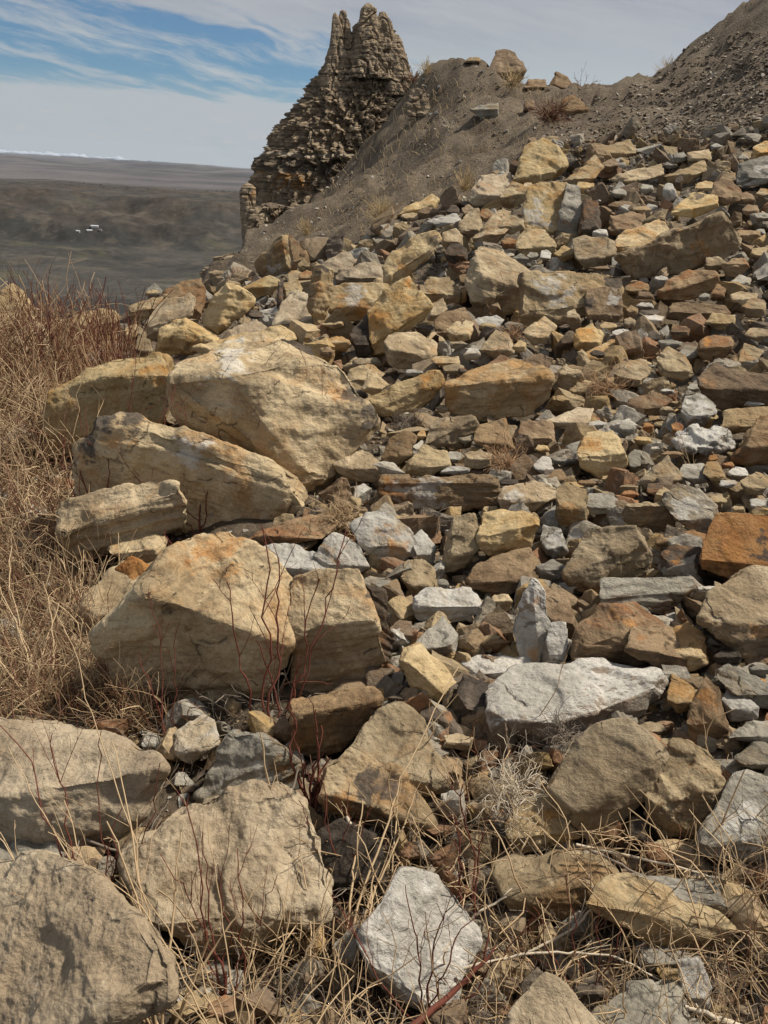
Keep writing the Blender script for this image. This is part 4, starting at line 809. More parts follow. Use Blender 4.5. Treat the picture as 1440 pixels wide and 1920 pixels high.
KEEP = [(r['cx'], r['w']*.5, r['cy']+r['h']*.1, r['cy']+r['h']*.5+(26 if r['size'] > 70 else 14)) for r in ROCKS if r['size'] > 38]
TG = TG2; HZ = HZ2      # everything small lies on the lower soil
# ---- the loose rubble between them: thousands of chips, one object
def stone_proto():
    r = np.array([[rnd.uniform(-1, 1), rnd.uniform(-1, 1), rnd.uniform(-1, 1)] for _ in range(12)]); r = np.sign(r)*np.abs(r)**0.40
    V, F = hull([tuple(x) for x in r]); V, F = refine(V, F, 0.42); sd_ = rnd.random()*90
    for _ in range(5):
        dn = np.array([rnd.gauss(0, 1) for _ in range(3)]); dn /= np.linalg.norm(dn); pr = V@dn; V = V-dn*np.maximum(pr-pr.max()*rnd.uniform(.84, .97), 0)[:, None]*.9
    n = vnormals(V, F); return V+n*(0.05*perlin(V*1.9+sd_)+0.045*np.tanh(5*perlin(V*np.array([1, 1, 4])*1.1+sd_+9)))[:, None], F
def chips(name, region, n, pxlo, pxhi, flat, palette, mat, power=2.2, embed=0.35, zmax=60):
    protos = [stone_proto() for _ in range(12)] if pxhi > 40 else []
    for k in range(10 if not protos else 0):
        r = np.array([[rnd.uniform(-1, 1), rnd.uniform(-1, 1), rnd.uniform(-1, 1)] for _ in range(13)]); r = np.sign(r)*np.abs(r)**0.42
        protos.append(hull([tuple(x) for x in r]))
    Vs, Fs, Cs, o = [], [], [], 0; made = 0; guard = 0
    while made < n and guard < n*6:
        guard += 1
        x = rnd.uniform(-350, 2300); y = rnd.uniform(60, 2250); m = region(x, y)
        if m <= 0 or rnd.random() > m: continue
        if pxhi > 20 and any(abs(x-a) < b and c_ < y < d_ for a, b, c_, d_ in KEEP) and rnd.random() < .85: continue
        Z = hit(x, y)
        if Z is None or Z > zmax: continue
        pt = unp(x, y, Z); s = Z/FPX*(np.interp(y, [250, 520, 900], [.55, .8, 1.0]) if pxhi > 20 else 1.0); L_ = (pxlo+(pxhi-pxlo)*rnd.random()**power)*s*0.5
        V, F = protos[rnd.randrange(len(protos))]
        sc3 = np.array([1.0, rnd.uniform(.45, .95), rnd.uniform(*flat)])*L_
        tl = .55 if pxhi > 40 else .38; e = np.array([rnd.gauss(0, tl), rnd.gauss(0, tl), rnd.uniform(0, 6.28)])
        cx_, sx = math.cos(e[0]), math.sin(e[0]); cy_, sy = math.cos(e[1]), math.sin(e[1]); cz, sz = math.cos(e[2]), math.sin(e[2])
        Rm = np.array([[cz, -sz, 0], [sz, cz, 0], [0, 0, 1]])@np.array([[cy_, 0, sy], [0, 1, 0], [-sy, 0, cy_]])@np.array([[1, 0, 0], [0, cx_, -sx], [0, sx, cx_]])
        W = (V*sc3)@Rm.T+pt+np.array([0, 0, sc3[2]*(1-embed)*rnd.uniform(.3, 1.3)])
        c = palette[rnd.randrange(len(palette))]; b = rnd.uniform(.75, 1.2)
        Vs.append(W); Fs.append(F+o); o += len(V); Cs.append(np.tile(np.array(c)*b, (len(V), 1))); made += 1
    ob = mesh_obj(name, np.vstack(Vs), np.vstack(Fs), mat, smooth_sh=False, attrs={'tint': np.vstack(Cs)})
    return tag(ob, kind='stuff')
def chip_mat():
    m, t, bs = new_mat('loose_stone'); a = N(t, 'ShaderNodeAttribute', attribute_name='tint'); g = N(t, 'ShaderNodeNewGeometry'); p = g.outputs['Position']
    n1 = NOISE(t, p, 14, 7, 0.68); n2 = NOISE(t, p, 55, 5, 0.7)
    col = MIX(t, MAPR(t, n1, 0.35, 0.65, 0, .55), a.outputs['Color'], (0.20, 0.165, 0.12))
    gr = MAPR(t, n2, 0.3, 0.7, 0.72, 1.22, False); col = MIX(t, 1.0, col, COMB(t, gr, gr, gr), 'MULTIPLY')
    L(t, col, bs.inputs['Base Color'])
    bp = N(t, 'ShaderNodeBump'); bp.inputs['Strength'].default_value = .8; bp.inputs['Distance'].default_value = 0.02
    L(t, M(t, 'ADD', n1, M(t, 'MULTIPLY', n2, .4)), bp.inputs['Height']); L(t, bp.outputs[0], bs.inputs['Normal'])
    return m
CHIP = chip_mat()
def reg_rubble(x, y):
    e = edge_y(x)
    if y < e: return 0
    if x < 560 and y > 640: return 0.2
    if y > 1400: return 0.4 if x > 560 else .15
    return 1.0
PALR = [(.32, .235, .125), (.38, .285, .16), (.29, .255, .195), (.25, .17, .09), (.19, .125, .072), (.37, .34, .28), (.24, .21, .165), (.31, .23, .135), (.16, .11, .07), (.25, .13, .065), (.35, .235, .10), (.10, .078, .06), (.27, .20, .125), (.35, .265, .15), (.22, .155, .09), (.40, .38, .33), (.34, .315, .26), (.28, .255, .21)]
o = chips('loose_rubble', reg_rubble, 26000, 9, 34, (.22, .6), PALR, CHIP, 1.9); tag(o, 'loose angular rubble filling the gaps between the boulders', 'rubble', kind='stuff')
o = chips('loose_stones', lambda x, y: reg_rubble(x, y)*(1 if y < 1500 else .8), 8000, 28, 84, (.45, .95), PALR, CHIP, 1.8, embed=.30); tag(o, 'medium loose stones filling gaps between the boulders', 'loose stones', kind='stuff')
o = chips('loose_chips', reg_rubble, 21000, 4, 12, (.2, .6), PALR, CHIP, 1.2); tag(o, 'small loose stone chips strewn over the rubble slope', 'stone chips', kind='stuff')
def reg_scree(x, y):
    if y > edge_y(x)+20 or x < 1040: return 0
    top = float(np.interp(x, [1040, 1160, 1240, 1320, 1420, 1600], [190, 172, 122, 62, 1, -140]))
    return 0 if y < top+3 else float(np.clip((y-top)/120, .4, 1))
PALS = [(.25, .205, .15), (.32, .27, .20), (.40, .35, .28), (.18, .145, .105), (.12, .098, .075), (.46, .42, .36), (.27, .205, .145)]
o = chips('scree_shards', reg_scree, 58000, 3, 11, (.12, .32), PALS, CHIP, 1.8, embed=.5, zmax=50); tag(o, 'fine flat shards covering the steep right-hand scree slope', 'scree', kind='stuff')
def reg_dirt(x, y):
    if y > edge_y(x)+10: return 0
    if x > 1100 or x < 460: return 0
    if x < 760 and y < 300: return 0.0
    return .35+.65*(fbm(np.array([[x*.012, y*.012, 0]]), 2)[0] > 0.05)
o = chips('dirt_pebbles', reg_dirt, 8500, 2, 9, (.2, .6), PALS+[(.5, .48, .44)], CHIP, 2.6, zmax=50); tag(o, 'pebbles scattered on the brown dirt below the spire and mound', 'pebbles', kind='stuff')

# ---- labels for the rocks that have none: by colour, shape and the landmark next to them
CW = dict(T='tan', O='ochre', B='brown', G='grey', W='whitish', R='rusty red', D='blackish', S='pale buff')
lands = [r for r in ROCKS if r['short']]
used = set(r['label'] for r in ROCKS if r['label'])
def rel(r, l):
    dx, dy = r['cx']-l['cx'], r['cy']-l['cy']; ang = math.degrees(math.atan2(-dy, dx)) % 360
    names = ['right of', 'upper right of', 'above', 'upper left of', 'left of', 'lower left of', 'below', 'lower right of']
    d = math.hypot(dx, dy)-(l['w']+l['h'])/4
    far = 'just ' if d < 28 else ('a little ' if d < 70 else 'farther ')
    return far, names[int(((ang+22.5) % 360)//45)], d
def shape(r):
    a = r['w']/r['h']; return ('flat' if a > 2.1 else 'long' if a > 1.55 else 'upright' if a < .85 else 'blocky')
for r in sorted((r for r in ROCKS if not r['label']), key=lambda r: -r['size']):
    szw = 'tiny' if r['size'] < 20 else 'small' if r['size'] < 38 else 'medium'
    cand = sorted(lands, key=lambda l: rel(r, l)[2])
    done = False
    for l in cand[:5]:
        f, nm, d = rel(r, l); opts = ['%s %s %s rock %s%s %s' % (szw, shape(r), CW[r['mat']], f, nm, l['short'].replace(' with a stone on it', ' in the middle'))]
        for t_ in opts:
            if t_ not in used and len(t_.split()) <= 16: r['label'] = t_; used.add(t_); done = True; break
        if done: break
    if not done:
        l = cand[0]; f, nm, d = rel(r, l); r['label'] = '%s %s rock near %s' % (szw, CW[r['mat']], l['short'])
for r in ROCKS[::9]: print(r['label'])
print('rocks', len(ROCKS), 'labels', len(set(r['label'] for r in ROCKS)))
for r in ROCKS:
    n = r['o'].name.split('.')[0]
    tag(r['o'], r['label'], 'boulder' if n == 'boulder' else 'rock', 'rocks of the rubble slope')
# ------------------------------------------------------------------ twigs, stems and grass
def twig_mat(name, a, b, rough=.8):
    m, t, bs = new_mat(name); g = N(t, 'ShaderNodeNewGeometry')
    n = NOISE(t, g.outputs['Position'], 9.0, 4, .6); ri = g.outputs['Random Per Island']
    L(t, MIX(t, M(t, 'ADD', M(t, 'MULTIPLY', n, .4), M(t, 'MULTIPLY', ri, .6)), a, b), bs.inputs['Base Color']); bs.inputs['Roughness'].default_value = rough
    return m
RED = twig_mat('red_bark', (.075, .024, .018), (.19, .065, .042)); STRAW = twig_mat('straw', (.28, .185, .10), (.58, .44, .27))
GREYT = twig_mat('grey_twig', (.12, .095, .075), (.27, .225, .175)); PALE = twig_mat('bleached_wood', (.42, .35, .25), (.58, .51, .40))
BRN = twig_mat('brown_twig', (.10, .048, .030), (.25, .135, .080)); GOLD = twig_mat('golden_grass', (.36, .26, .13), (.52, .40, .23)); ORG = twig_mat('orange_brush', (.30, .17, .09), (.46, .31, .18))
def tubes(lines, sides=3):
    Vs, Fs, o = [], [], 0; an = np.arange(sides)*2*math.pi/sides
    for P, r0, r1 in lines:
        P = np.asarray(P, float); n = len(P); T_ = np.gradient(P, axis=0); T_ /= np.linalg.norm(T_, axis=1)[:, None]+1e-9
        ref = np.array([.3, .2, .93]) if abs(T_[0, 2]) < .8 else np.array([.9, .3, .1])
        A = np.cross(T_, ref); A /= np.linalg.norm(A, axis=1)[:, None]+1e-9; B = np.cross(T_, A); r = np.linspace(r0, r1, n)
        V = P[:, None, :]+(A[:, None, :]*np.cos(an)[None, :, None]+B[:, None, :]*np.sin(an)[None, :, None])*r[:, None, None]
        i, j = np.meshgrid(np.arange(n-1), np.arange(sides), indexing='ij'); j2 = (j+1) % sides
        F = np.c_[(i*sides+j).ravel(), (i*sides+j2).ravel(), ((i+1)*sides+j2).ravel(), ((i+1)*sides+j).ravel()]
        Vs.append(V.reshape(-1, 3)); Fs.append(F+o); o += n*sides
    return np.vstack(Vs), np.vstack(Fs)
def grow(p, d, length, n=8, wob=.25, grav=0.0):
    p = np.array(p, float); d = np.array(d, float); d /= np.linalg.norm(d); out_ = [p.copy()]; st = length/(n-1)
    for _ in range(n-1):
        d = d+rng.normal(size=3)*wob*.5+np.array([0, 0, -grav]); d /= np.linalg.norm(d); p = p+d*st; out_.append(p.copy())
    return np.array(out_)
def bez(a, b, n, bow, wob):
    """a wavering line from a to b that bows sideways"""
    t = np.linspace(0, 1, n)[:, None]; L_ = np.linalg.norm(b-a); P = a+(b-a)*t
    side = np.array([rng.normal(), rng.normal()*.6, rng.normal()*.5]); side /= np.linalg.norm(side)
    P = P+side*L_*bow*np.sin(t*math.pi)
    w = np.cumsum(rng.normal(size=(n, 3)), 0)*wob*L_/n; w -= w[0]; w -= t*w[-1]
    return P+w
def forks(P, r, levels, lines, nb=(2, 4), ln=.35, up=.25, ang=.75):
    if levels == 0: return
    tot = np.linalg.norm(P[-1]-P[0])
    for _ in range(rnd.randint(*nb)):
        k = rnd.randint(len(P)//3, len(P)-2); d = P[k+1]-P[k]; d = d/(np.linalg.norm(d)+1e-9)+rng.normal(size=3)*ang*.6+np.array([0, 0, up])
        L_ = tot*ln*rnd.uniform(.5, 1.2); Q = grow(P[k], d, L_, 6, .22); rr_ = r*.55; lines.append((Q, rr_, rr_*.45)); forks(Q, rr_, levels-1, lines, (1, 3), ln*1.1, up, ang)
def empty(name, loc, label, cat, group=None):
    o = bpy.data.objects.new(name, None); COL.objects.link(o); o.location = Vector(loc); o.empty_display_size = .1; bpy.context.view_layer.update(); return tag(o, label, cat, group)
def shrub(base, tips, mat, label, rpx=2.6, lv=2, lean=0.0, name='shrub', Z=None, cat='shrub', nb=(2, 4), bow=.05, group='bare shrubs among the rocks'):
    Z = Z or hit(*base); s = Z/FPX; b = unp(base[0], base[1], Z); e = empty(name, b, label, cat, group)
    for tx, ty in tips:
        bb = b+np.array([rng.normal()*6*s, rng.normal()*5*s, -8*s]); tip = unp(tx, ty, Z+rng.normal()*12*s+lean*s)
        P = bez(bb, tip, 14, rnd.uniform(-bow, bow), .25); lines = [(P, .72*rpx*s*rnd.uniform(.8, 1.15), rpx*s*.28)]
        forks(P, rpx*s*.5, lv, lines, nb)
        V, F = tubes(lines, 4); mesh_obj('stem', V, F, mat, parent=e, loc=b)
    return e
shrub((512,1390), [(490,985),(522,1045),(425,1090),(600,1085),(650,990),(560,1230),(480,1200)], RED, 'tall red-stemmed shrub between the huge rounded boulder and squared block', 3.6)
shrub((350,1290), [(312,1005),(292,1050),(372,1090)], RED, 'slender red-stemmed shrub in front of the huge rounded boulder', 2.4)
shrub((318,1400), [(285,1120),(330,1180),(262,1220)], RED, 'thin reddish shrub rising above the wide flat left slab', 2.4)
shrub((255,1015), [(215,830),(248,700),(292,790),(300,860),(330,720)], RED, 'red-stemmed shrub in front of the black-edged wedge boulder', 2.4)
shrub((165,1040), [(120,820),(160,760),(200,830),(150,880)], RED, 'reddish shrub left of the layered block', 2.2)
shrub((375,1000), [(300,800),(345,760),(400,850),(250,880)], RED, 'thin red shrub over the middle of the wedge boulder', 2.0)
shrub((558,905), [(495,690),(528,730),(585,740),(612,735),(560,650)], BRN, 'small dark bare shrub against the biggest boulder', 1.8)
shrub((200,1740), [(98,1375),(0,1360),(190,1370),(300,1430),(235,1500)], RED, 'dark red-stemmed shrub crossing the wide flat left slab', 3.0)
shrub((430,1910), [(408,1620),(445,1590),(380,1560),(330,1480),(520,1640),(300,1600)], RED, 'red-stemmed shrub before the rounded pitted boulder', 3.0)
shrub((575,1545), [(548,1290),(592,1330),(602,1360),(560,1400),(620,1420)], RED, 'cluster of thick short red stems right of the slanting slate', 4.5, 1)
shrub((885,1730), [(868,1470),(850,1540),(905,1560)], RED, 'upright red stems in the twigs right of the whitish slab', 4.0, 1)
shrub((800,1930), [(640,1700),(905,1690),(760,1660),(1000,1720),(870,1640)], RED, 'sprawling red stems over the whitish slab at the bottom', 3.2)
shrub((1090,178), [(1076,135),(1090,128),(1104,140),(1120,150),(1128,165),(1083,150)], BRN, 'dark leafless shrub on the skyline saddle', .9, 2, Z=36)
shrub((60,1500), [(10,1180),(60,1220),(-10,1300),(110,1300)], BRN, 'brown leafless shrub above the wide flat left slab', 2.4)
shrub((95,1900), [(60,1640),(120,1600),(20,1700),(170,1680)], RED, 'thin red stems over the rippled slab in the bottom left corner', 2.6)
shrub((640,1700), [(600,1440),(655,1470),(560,1500),(690,1520)], RED, 'thin red stems beside the dark slaty rock', 2.4)
shrub((1100,1900), [(1060,1640),(1120,1690),(1180,1700),(1000,1700)], RED, 'thin red stems below the tip of the plank-like slab', 2.6)
shrub((1395,1900), [(1380,1640),(1430,1690),(1340,1720)], BRN, 'brown bare stems at the bottom right edge', 2.4)
# long dry stalks
def stalks(name, base, tips, mat, label, rpx=2.6, lv=1, bow=.08, dz=0, nb=(1, 3), cat='grass', group='tall dry stalks in the foreground'):
    Z = hit(*base) if base[1] < 2000 else 1.45; s = Z/FPX; b = unp(base[0], base[1], Z); e = empty(name, b, label, cat, group)
    for tx, ty, f in tips:
        tip = unp(tx, ty, Z*f); P = bez(b+rng.normal(size=3)*[10*s, 8*s, 3*s], tip, 22, rnd.uniform(-bow, bow), .12); r = rpx*s*rnd.uniform(.75, 1.2)
        lines = [(P, r, r*.4)]; forks(P, r*.7, lv, lines, nb, .22, .1, .6)
        V, F = tubes(lines, 4); mesh_obj('stalk', V, F, mat, parent=e, loc=b)
stalks('dry_stalks', (300,1960), [(0,1560,1.1),(15,1400,1.15),(120,1180,1.3),(60,1700,1),(200,1540,1),(210,1390,1.2),(-40,1760,1),(420,1700,1),(500,1640,1.05),(340,1560,1.1),(120,1500,1.1),(-60,1500,1.1),(560,1790,1)], STRAW, 'fan of long straw-coloured stalks rising from the bottom left', 3.2, 2)
stalks('dry_stalks', (430,1990), [(250,1650,1),(330,1600,1),(150,1600,1.1),(480,1690,1),(560,1620,1.1),(90,1560,1.1),(390,1540,1.1),(620,1700,1),(200,1760,1),(40,1660,1.1)], STRAW, 'tangled straw stalks at the bottom left of centre', 2.6, 2)
stalks('dry_stalks', (640,1860), [(860,1250,1.35),(1255,1395,1.5),(1050,1440,1.4),(780,1480,1.2),(680,1500,1.2),(900,1560,1.2),(560,1600,1.1),(700,1640,1.1)], STRAW, 'long pale stalks arching right from left of the whitish slab', 3.2)
stalks('dry_stalks', (70,1330), [(0,1100,1.1),(80,1090,1.1),(150,1210,1),(20,1010,1.2),(170,1340,1),(-30,1210,1),(110,1130,1.1)], STRAW, 'pale bent stalks in the brush at the left edge', 2.8)
stalks('dry_stalks', (1180,735), [(1100,690,1),(1130,640,1),(1160,650,1),(1110,720,1),(1200,690,1)], STRAW, 'thin straw stalks left of the notched pointed rock', .9, 2, cat='grass')
stalks('dry_stalks', (1305,930), [(1265,770,1),(1300,850,1),(1270,820,1),(1330,870,1)], STRAW, 'pale dried plant in front of the flaky white rock', 1.0, 2)
stalks('dry_stalks', (1060,905), [(1085,845,1),(1100,870,1),(1120,900,1),(1040,870,1),(1075,930,1)], GREYT, 'thin grey weed left of the rounded-cube rock', .9, 2)
stalks('dry_stalks', (1440,1650), [(1380,1540,1),(1430,1520,1),(1360,1600,1),(1475,1560,1)], STRAW, 'pale tuft of stalks in front of the blue-grey slab', 1.4, 2)
# tumbleweed-like tangles
def tangle(cx, cy, w, h, mat, label, n=60, rpx=1.2, name='tumbleweed', cat='tumbleweed', Z=None, up=.5, turns=.5, base=None):
    Z = Z or hit(cx, cy+h*.45)*.94; s = Z/FPX; c = unp(cx, cy, Z); b = unp(cx, cy+h*.42, Z); lines = []
    for _ in range(n):
        d = rng.normal(size=3); d[2] = abs(d[2])*up*1.6+.15; d /= np.linalg.norm(d); ext = np.array([w*.5, w*.4, h*.9])*s
        L_ = np.linalg.norm(d*ext)*rnd.uniform(.6, 1.1); P = grow(b+rng.normal(size=3)*s*w*.05, d, L_, 9, turns); r = rpx*s*rnd.uniform(.7, 1.2)
        lines.append((P, r, r*.5)); forks(P, r*.8, 2, lines, (1, 3), .42, .15, 1.1)
    V, F = tubes(lines, 3); o = mesh_obj(name, V, F, mat, loc=b); return tag(o, label, cat, 'tumbleweeds and low tangled brush')
tangle(638, 935, 105, 110, STRAW, 'round straw-coloured tumbleweed at the right foot of the biggest boulder', 110, 1.0, turns=.9)
tangle(955, 1430, 210, 150, PALE, 'pale finely branched tumbleweed just under the very large pale slab', 95, 1.2, turns=1.0, up=.3)
tangle(948, 838, 100, 90, ORG, 'orange-tan feathery bush beside the boxy centre block', 90, .9, turns=.5)
tangle(765, 785, 100, 60, GREYT, 'low dark grey cushion of twigs under the rusty-ended ochre slab', 110, .9, turns=.8)
tangle(800, 965, 110, 50, GREYT, 'dark grey twig tangle below the long beam-like slab', 50, 1.0, turns=.8)
tangle(1130, 710, 130, 60, ORG, 'thin reddish brush patch left of the grey-tan rounded stone', 50, .8, turns=.6)
tangle(965, 610, 60, 50, ORG, 'small tan weed under the cube-like block', 40, .7)
tangle(1050, 1360, 160, 60, GREYT, 'grey twig tangle in the shade beneath the very large pale slab', 50, 1.1, turns=.8)
tangle(985, 1150, 130, 60, GREYT, 'sparse grey twigs left of the grey slate bar', 30, .9, turns=.8)
tangle(800, 125, 60, 30, GOLD, 'dry grass tuft on the skyline between spire and mound', 40, .55, 'grass_tuft', 'grass', Z=39.5, up=1.5, turns=.2)
tangle(775, 140, 40, 26, BRN, 'low brown bush right at the right foot of the spire', 40, .6, 'bush', 'bush', Z=41)
tangle(958, 140, 60, 46, GOLD, 'yellowish bush growing at the foot of the pointed skyline boulder', 70, .7, 'bush', 'bush', Z=35.5)
tangle(842, 228, 40, 28, PALE, 'pale dry weed on the face of the dirt mound', 25, .6, 'bush', 'bush')
tangle(870, 335, 60, 50, GOLD, 'golden grass clump behind the left end of the rubble crest', 60, .6, 'grass_tuft', 'grass', up=1.6, turns=.2)
tangle(715, 395, 90, 46, GOLD, 'wide golden grass clump where dirt slope meets rubble', 90, .7, 'grass_tuft', 'grass', up=1.4, turns=.2)
tangle(450, 515, 70, 30, ORG, 'pinkish dry bush behind the slope edge rocks', 70, .7, 'bush', 'bush')
tangle(1250, 122, 60, 24, GOLD, 'faint grass tuft on the skyline of the steep scree slope', 30, .5, 'grass_tuft', 'grass', Z=41, up=1.5, turns=.2)
tangle(1030, 205, 110, 46, BRN, 'dark brown thicket of twigs below the skyline saddle rocks', 120, .7, 'bush', 'bush')
tangle(560, 640, 60, 24, ORG, 'small rusty bush behind the black slab on the biggest boulder', 60, .7, 'bush', 'bush')
tangle(575, 425, 60, 34, GOLD, 'pale grass clump at the base of the cliff outcrop', 60, .5, 'grass_tuft', 'grass', up=1.4, turns=.2)
# dead branches lying about
def branch(pl, rpx, mat, label, lift=6, lv=1):
    Zs = [hit(x, y+lift) for x, y in pl]; z0 = Zs[-1]; z0 = sum(Zs)/len(Zs)*.93; P = np.array([unp(x, y, z0+(Z-z0)*.35) for (x, y), Z in zip(pl, Zs)])
    t = np.linspace(0, len(P)-1, 6*len(P)); Q = np.stack([np.interp(t, range(len(P)), P[:, k]) for k in range(3)], 1); s = z0/FPX
    for _ in range(2): Q[1:-1] = (Q[:-2]+2*Q[1:-1]+Q[2:])/4
    Q += rng.normal(size=Q.shape)*s*.8; lines = [(Q, rpx*s, rpx*s*.4)]; forks(Q, rpx*s*.6, lv, lines, (2, 5), .2, .1, .9)
    V, F = tubes(lines, 6); c = Q.mean(0); o = mesh_obj('dead_branch', V, F, mat, loc=c); tag(o, label, 'branch', 'dead branches on the ground')
branch([(855,1815),(865,1760),(890,1715),(950,1680)], 5, PALE, 'pale bleached curved branch just right of the whitish slab')
branch([(1450,1950),(1350,1912),(1325,1900),(1285,1888)], 8, PALE, 'thick bleached forked branch in the bottom right corner', lv=1)
branch([(860,1830),(960,1800),(1080,1740),(1120,1690),(1125,1665)], 3.5, PALE, 'long pale branch rising to the tip of the plank-like slab')
branch([(870,1815),(1000,1785),(1150,1790),(1250,1845)], 3.2, PALE, 'thin pale branch running below the plank-like slab')
branch([(1100,1590),(1200,1640),(1320,1690),(1470,1720)], 3.0, GREYT, 'grey branch slanting over the slab behind the plank-like slab')
branch([(1080,1585),(1250,1620),(1460,1680)], 3.0, PALE, 'pale branch lying on the half-buried slab at right')
branch([(700,1990),(860,1850),(920,1790)], 8, RED, 'thick dark red branch beneath the whitish slab')
branch([(520,1570),(545,1490),(560,1440)], 4, GREYT, 'grey stick leaning on the rounded pitted boulder')
branch([(0,1512),(110,1550),(200,1590),(300,1620)], 4, GREYT, 'grey stick lying along the front edge of the left slab')
branch([(650,1530),(690,1610),(710,1700)], 4, PALE, 'pale straight stick standing over the dark slaty rock')
branch([(1115,880),(1060,860),(985,905)], 1.6, PALE, 'thin pale twig near the long beam-like slab')
branch([(1265,620),(1300,600),(1340,570)], 1.8, PALE, 'pale forked twig under the reddish bar-shaped slab')
# uncountable brush and litter
def brush(name, region, n, hpx, mat, label, rpx=1.1, wob=.3, grav=.05, lean=(0, 0, 1), spread=.6, npt=8, fk=0, kindcat='brush', lo=(-150, 1600), yr=(560, 2050)):
    lines = []; made = 0; g = 0
    while made < n and g < n*40:
        g += 1; x = rnd.uniform(*lo); y = rnd.uniform(*yr)
        if rnd.random() > region(x, y): continue
        Z = hit(x, y)
        if Z is None: continue
        s = Z/FPX; b = unp(x, y, Z); d = np.array(lean)+rng.normal(size=3)*spread; P = grow(b-np.array([0, 0, 4*s]), d, hpx*s*rnd.uniform(.4, 1.2), npt, wob, grav)
        gz = np.array([ground_z(p[0], p[1]) for p in P[1::3]]); r = rpx*s*rnd.uniform(.6, 1.3); lines.append((P, r, r*.5)); made += 1
        if fk: forks(P, r*.8, fk, lines, (1, 2), .4, .1, .9)
    V, F = tubes(lines, 3); o = mesh_obj(name, V, F, mat); return tag(o, label, kindcat, kind='stuff')
def left_zone(x, y):
    xr = float(np.interp(y, [600, 700, 800, 950, 1100, 1300, 1400], [90, 105, 110, 115, 150, 230, 330])); return 1.0 if (x < xr and 640 < y < 1380) else (0.25 if x < xr+50 and 640 < y < 1380 else 0)
brush('dry_brush', left_zone, 3700, 165, STRAW, 'dense tangle of dry straw brush along the left side', 1.25, .55, .06, fk=1)
brush('brown_brush', left_zone, 2600, 140, BRN, 'dark brown twigs mixed into the brush on the left', 1.2, .5, .04, fk=1)
brush('red_brush', lambda x, y: 1.0 if 40 < x < 255 and 650 < y < 760 else 0, 520, 150, RED, 'fine reddish stems in front of the left edge rocks', .9, .18, 0, spread=.25, fk=2)
brush('orange_brush', lambda x, y: 1.0 if 0 < x < 250 and 645 < y < 800 else 0, 1100, 115, ORG, 'orange-tan brush at the left slope edge', .85, .3, 0, spread=.4, fk=1)
def low_zone(x, y):
    if y < 1240 or (y < 1400 and x > 600): return 0
    if 150 < x < 560 and 1280 < y < 1500: return .8
    if x > 560 and y > 1580: return 1.0
    if y > 1560 and 180 < x < 330: return .8
    if 400 < x < 760 and y > 1740: return 1.0
    if 820 < x < 1000 and 1400 < y < 1620: return .7
    return .06
brush('dead_twigs', low_zone, 2700, 120, GREYT, 'litter of dead grey twigs between the foreground rocks', 1.3, .5, .10, lean=(.0, 0, .35), spread=.8, fk=1, kindcat='twigs')
brush('brown_litter', low_zone, 1300, 90, BRN, 'dark brown dead stems matted between the foreground rocks', 1.5, .45, .1, lean=(.0, 0, .3), spread=.8, fk=1, kindcat='twigs')
brush('straw_litter', lambda x, y: low_zone(x, y) if x > 380 and y > 1500 else (.04 if y > 1400 else 0), 1100, 220, STRAW, 'thin straw stems woven over the foreground', 2.1, .4, .05, lean=(.1, 0, .6), spread=.7, fk=1, kindcat='grass')
def scat(x, y): return .5 if y > edge_y(x)+30 and 560 < x and y < 1400 else 0
brush('sparse_weeds', scat, 380, 42, ORG, 'sparse dry weeds scattered through the rubble', .7, .5, .05, fk=2, kindcat='weeds')
brush('slope_grass', lambda x, y: .6 if (y < edge_y(x)-5 and 590 < x < 1060 and y > 150) else 0, 900, 20, GOLD, 'sparse dry grass on the brown dirt slope', .45, .25, .0, spread=.4, kindcat='grass', yr=(150, 560))
# ------------------------------------------------------------------ farm in the valley
def barn(px, py, w, d, h, rot, label, tone):
    Z = 1330.0; p = unp(px, py, Z); pz = far_z(np.array([p[0]]), np.array([p[1]]))[0]
    q = p+(p-CAM)/np.linalg.norm(p-CAM)*0
    # walk along the sight line until it meets the valley floor
    dd = (p-CAM)/Z
    for k in range(400, 3000, 4):
        p = CAM+dd*k; pz = far_z(np.array([p[0]]), np.array([p[1]]))[0]
        if p[2] <= pz: break
    e = empty('farm_building', (p[0], p[1], pz), label, 'farm building', 'farm buildings in the valley'); e.rotation_euler.z = 0; c, s = math.cos(rot), math.sin(rot)
    def tr(a): return [(p[0]+x*c-y*s, p[1]+x*s+y*c, pz+z) for x, y, z in a]
    w, d = w*.62, d*.62; w2, d2 = w/2, d/2; walls = tr([(-w2, -d2, -3), (w2, -d2, -3), (w2, d2, -3), (-w2, d2, -3), (-w2, -d2, h), (w2, -d2, h), (w2, d2, h), (-w2, d2, h), (-w2, 0, h*1.5), (w2, 0, h*1.5)])
    Fw = [(0, 1, 5), (0, 5, 4), (1, 2, 6), (1, 6, 5), (2, 3, 7), (2, 7, 6), (3, 0, 4), (3, 4, 7), (4, 7, 8), (5, 9, 6), (4, 5, 9), (7, 6, 9)]
    mesh_obj('wall', walls, Fw[:10], BARN, parent=e, loc=np.array([p[0], p[1], pz]), smooth_sh=False)
    o_ = 1.0; roof = tr([(-w2-o_, -d2-o_, h-.3), (w2+o_, -d2-o_, h-.3), (w2+o_, 0, h*1.5+.5), (-w2-o_, 0, h*1.5+.5), (w2+o_, d2+o_, h-.3), (-w2-o_, d2+o_, h-.3)])
    mesh_obj('roof', roof, [(0, 1, 2, 3), (3, 2, 4, 5)], tone, parent=e, loc=np.array([p[0], p[1], pz]), smooth_sh=False)
BARN, t_, b_ = new_mat('barn_wall'); b_.inputs['Base Color'].default_value = (.45, .44, .42, 1)
ROOF, t_, b_ = new_mat('metal_roof'); b_.inputs['Base Color'].default_value = (.45, .46, .48, 1); b_.inputs['Roughness'].default_value = .6
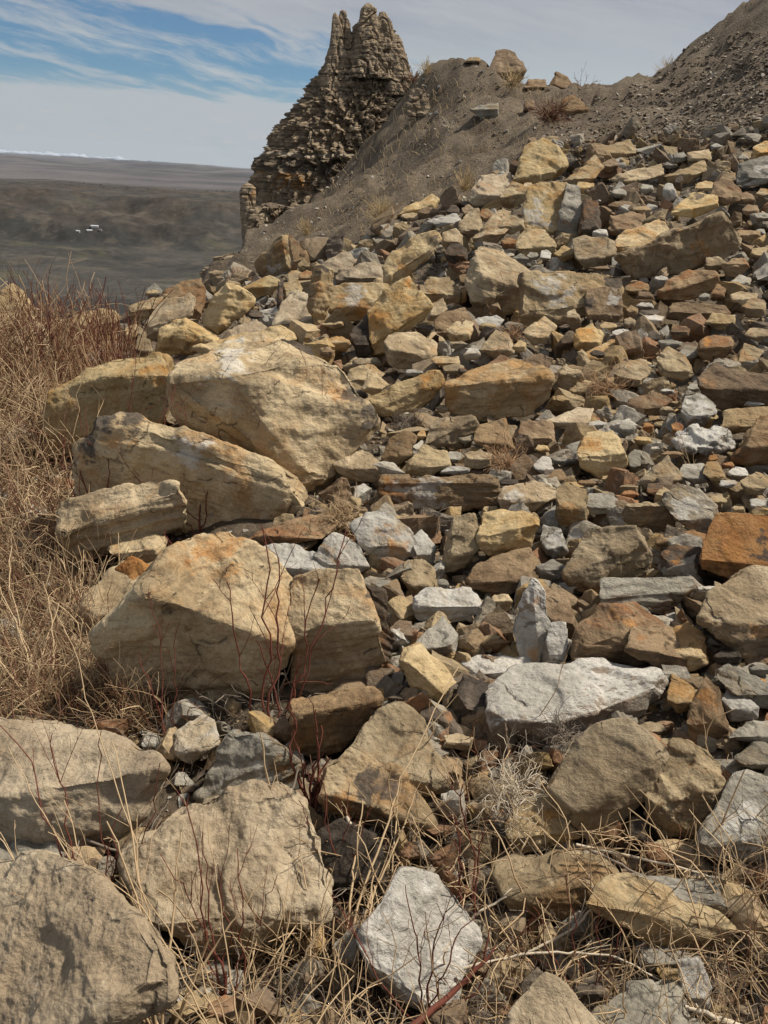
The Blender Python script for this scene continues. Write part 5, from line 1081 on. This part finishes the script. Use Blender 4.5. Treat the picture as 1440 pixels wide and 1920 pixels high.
DROOF, t_, b_ = new_mat('dark_roof'); b_.inputs['Base Color'].default_value = (.16, .13, .12, 1)
barn(178, 427, 22, 8, 2.2, .1, 'long white-roofed barn, uppermost of the farm buildings', ROOF)
barn(168, 434, 15, 7, 2, .3, 'middle pale farm building with white roof', ROOF)
barn(147, 436, 11, 6, 2, -.2, 'leftmost small white farm building', ROOF)
barn(189, 435, 9, 6, 2, 0, 'rightmost small farm building with dark roof', DROOF)
# a line of creek-side trees: far off, many, read as one dark mass
def treeline():
    Vs, Fs, o = [], [], 0
    for _ in range(420):
        az_ = math.radians(rnd.uniform(-30, -6)); rr_ = rnd.choice([2440, 2600])+rnd.gauss(0, 22)+90*math.sin(az_*22)
        x, y = rr_*math.sin(az_), rr_*math.cos(az_)
        if fbm(np.array([[x*.006, y*.002, 0]]), 2)[0] < .05: continue
        z = far_z(np.array([x]), np.array([y]))[0]; h = rnd.uniform(.8, 2.4)
        pts = [(x+rnd.gauss(0, h*.4), y+rnd.gauss(0, h*.4), z+rnd.uniform(-1, h)) for _ in range(14)]; V, F = hull(pts); Vs.append(V); Fs.append(F+o); o += len(V)
    m, t, b = new_mat('bare_trees'); b.inputs['Base Color'].default_value = (.035, .03, .024, 1)
    tag(mesh_obj('distant_trees', np.vstack(Vs), np.vstack(Fs), m, smooth_sh=False), 'dark line of distant trees along the creek', 'trees', kind='stuff')
treeline()
# ------------------------------------------------------------------ the air
hz_me = bpy.data.meshes.new('haze'); bm = bmesh.new(); bmesh.ops.create_cube(bm, size=1.0)
for v_ in bm.verts: v_.co = Vector((v_.co.x*96000, v_.co.y*100000, -190+(v_.co.z+.5)*1150))
bm.to_mesh(hz_me); bm.free(); hz = bpy.data.objects.new('haze', hz_me); COL.objects.link(hz); tag(hz, kind='stuff')
mh = bpy.data.materials.new('haze_air'); mh.use_nodes = True; t = mh.node_tree; t.nodes.clear(); o_ = N(t, 'ShaderNodeOutputMaterial'); pv = N(t, 'ShaderNodeVolumePrincipled')
pv.inputs['Color'].default_value = (.72, .82, .95, 1); pv.inputs['Density'].default_value = 0.000010; pv.inputs['Anisotropy'].default_value = 0.2; L(t, pv.outputs[0], o_.inputs['Volume']); hz_me.materials.append(mh)
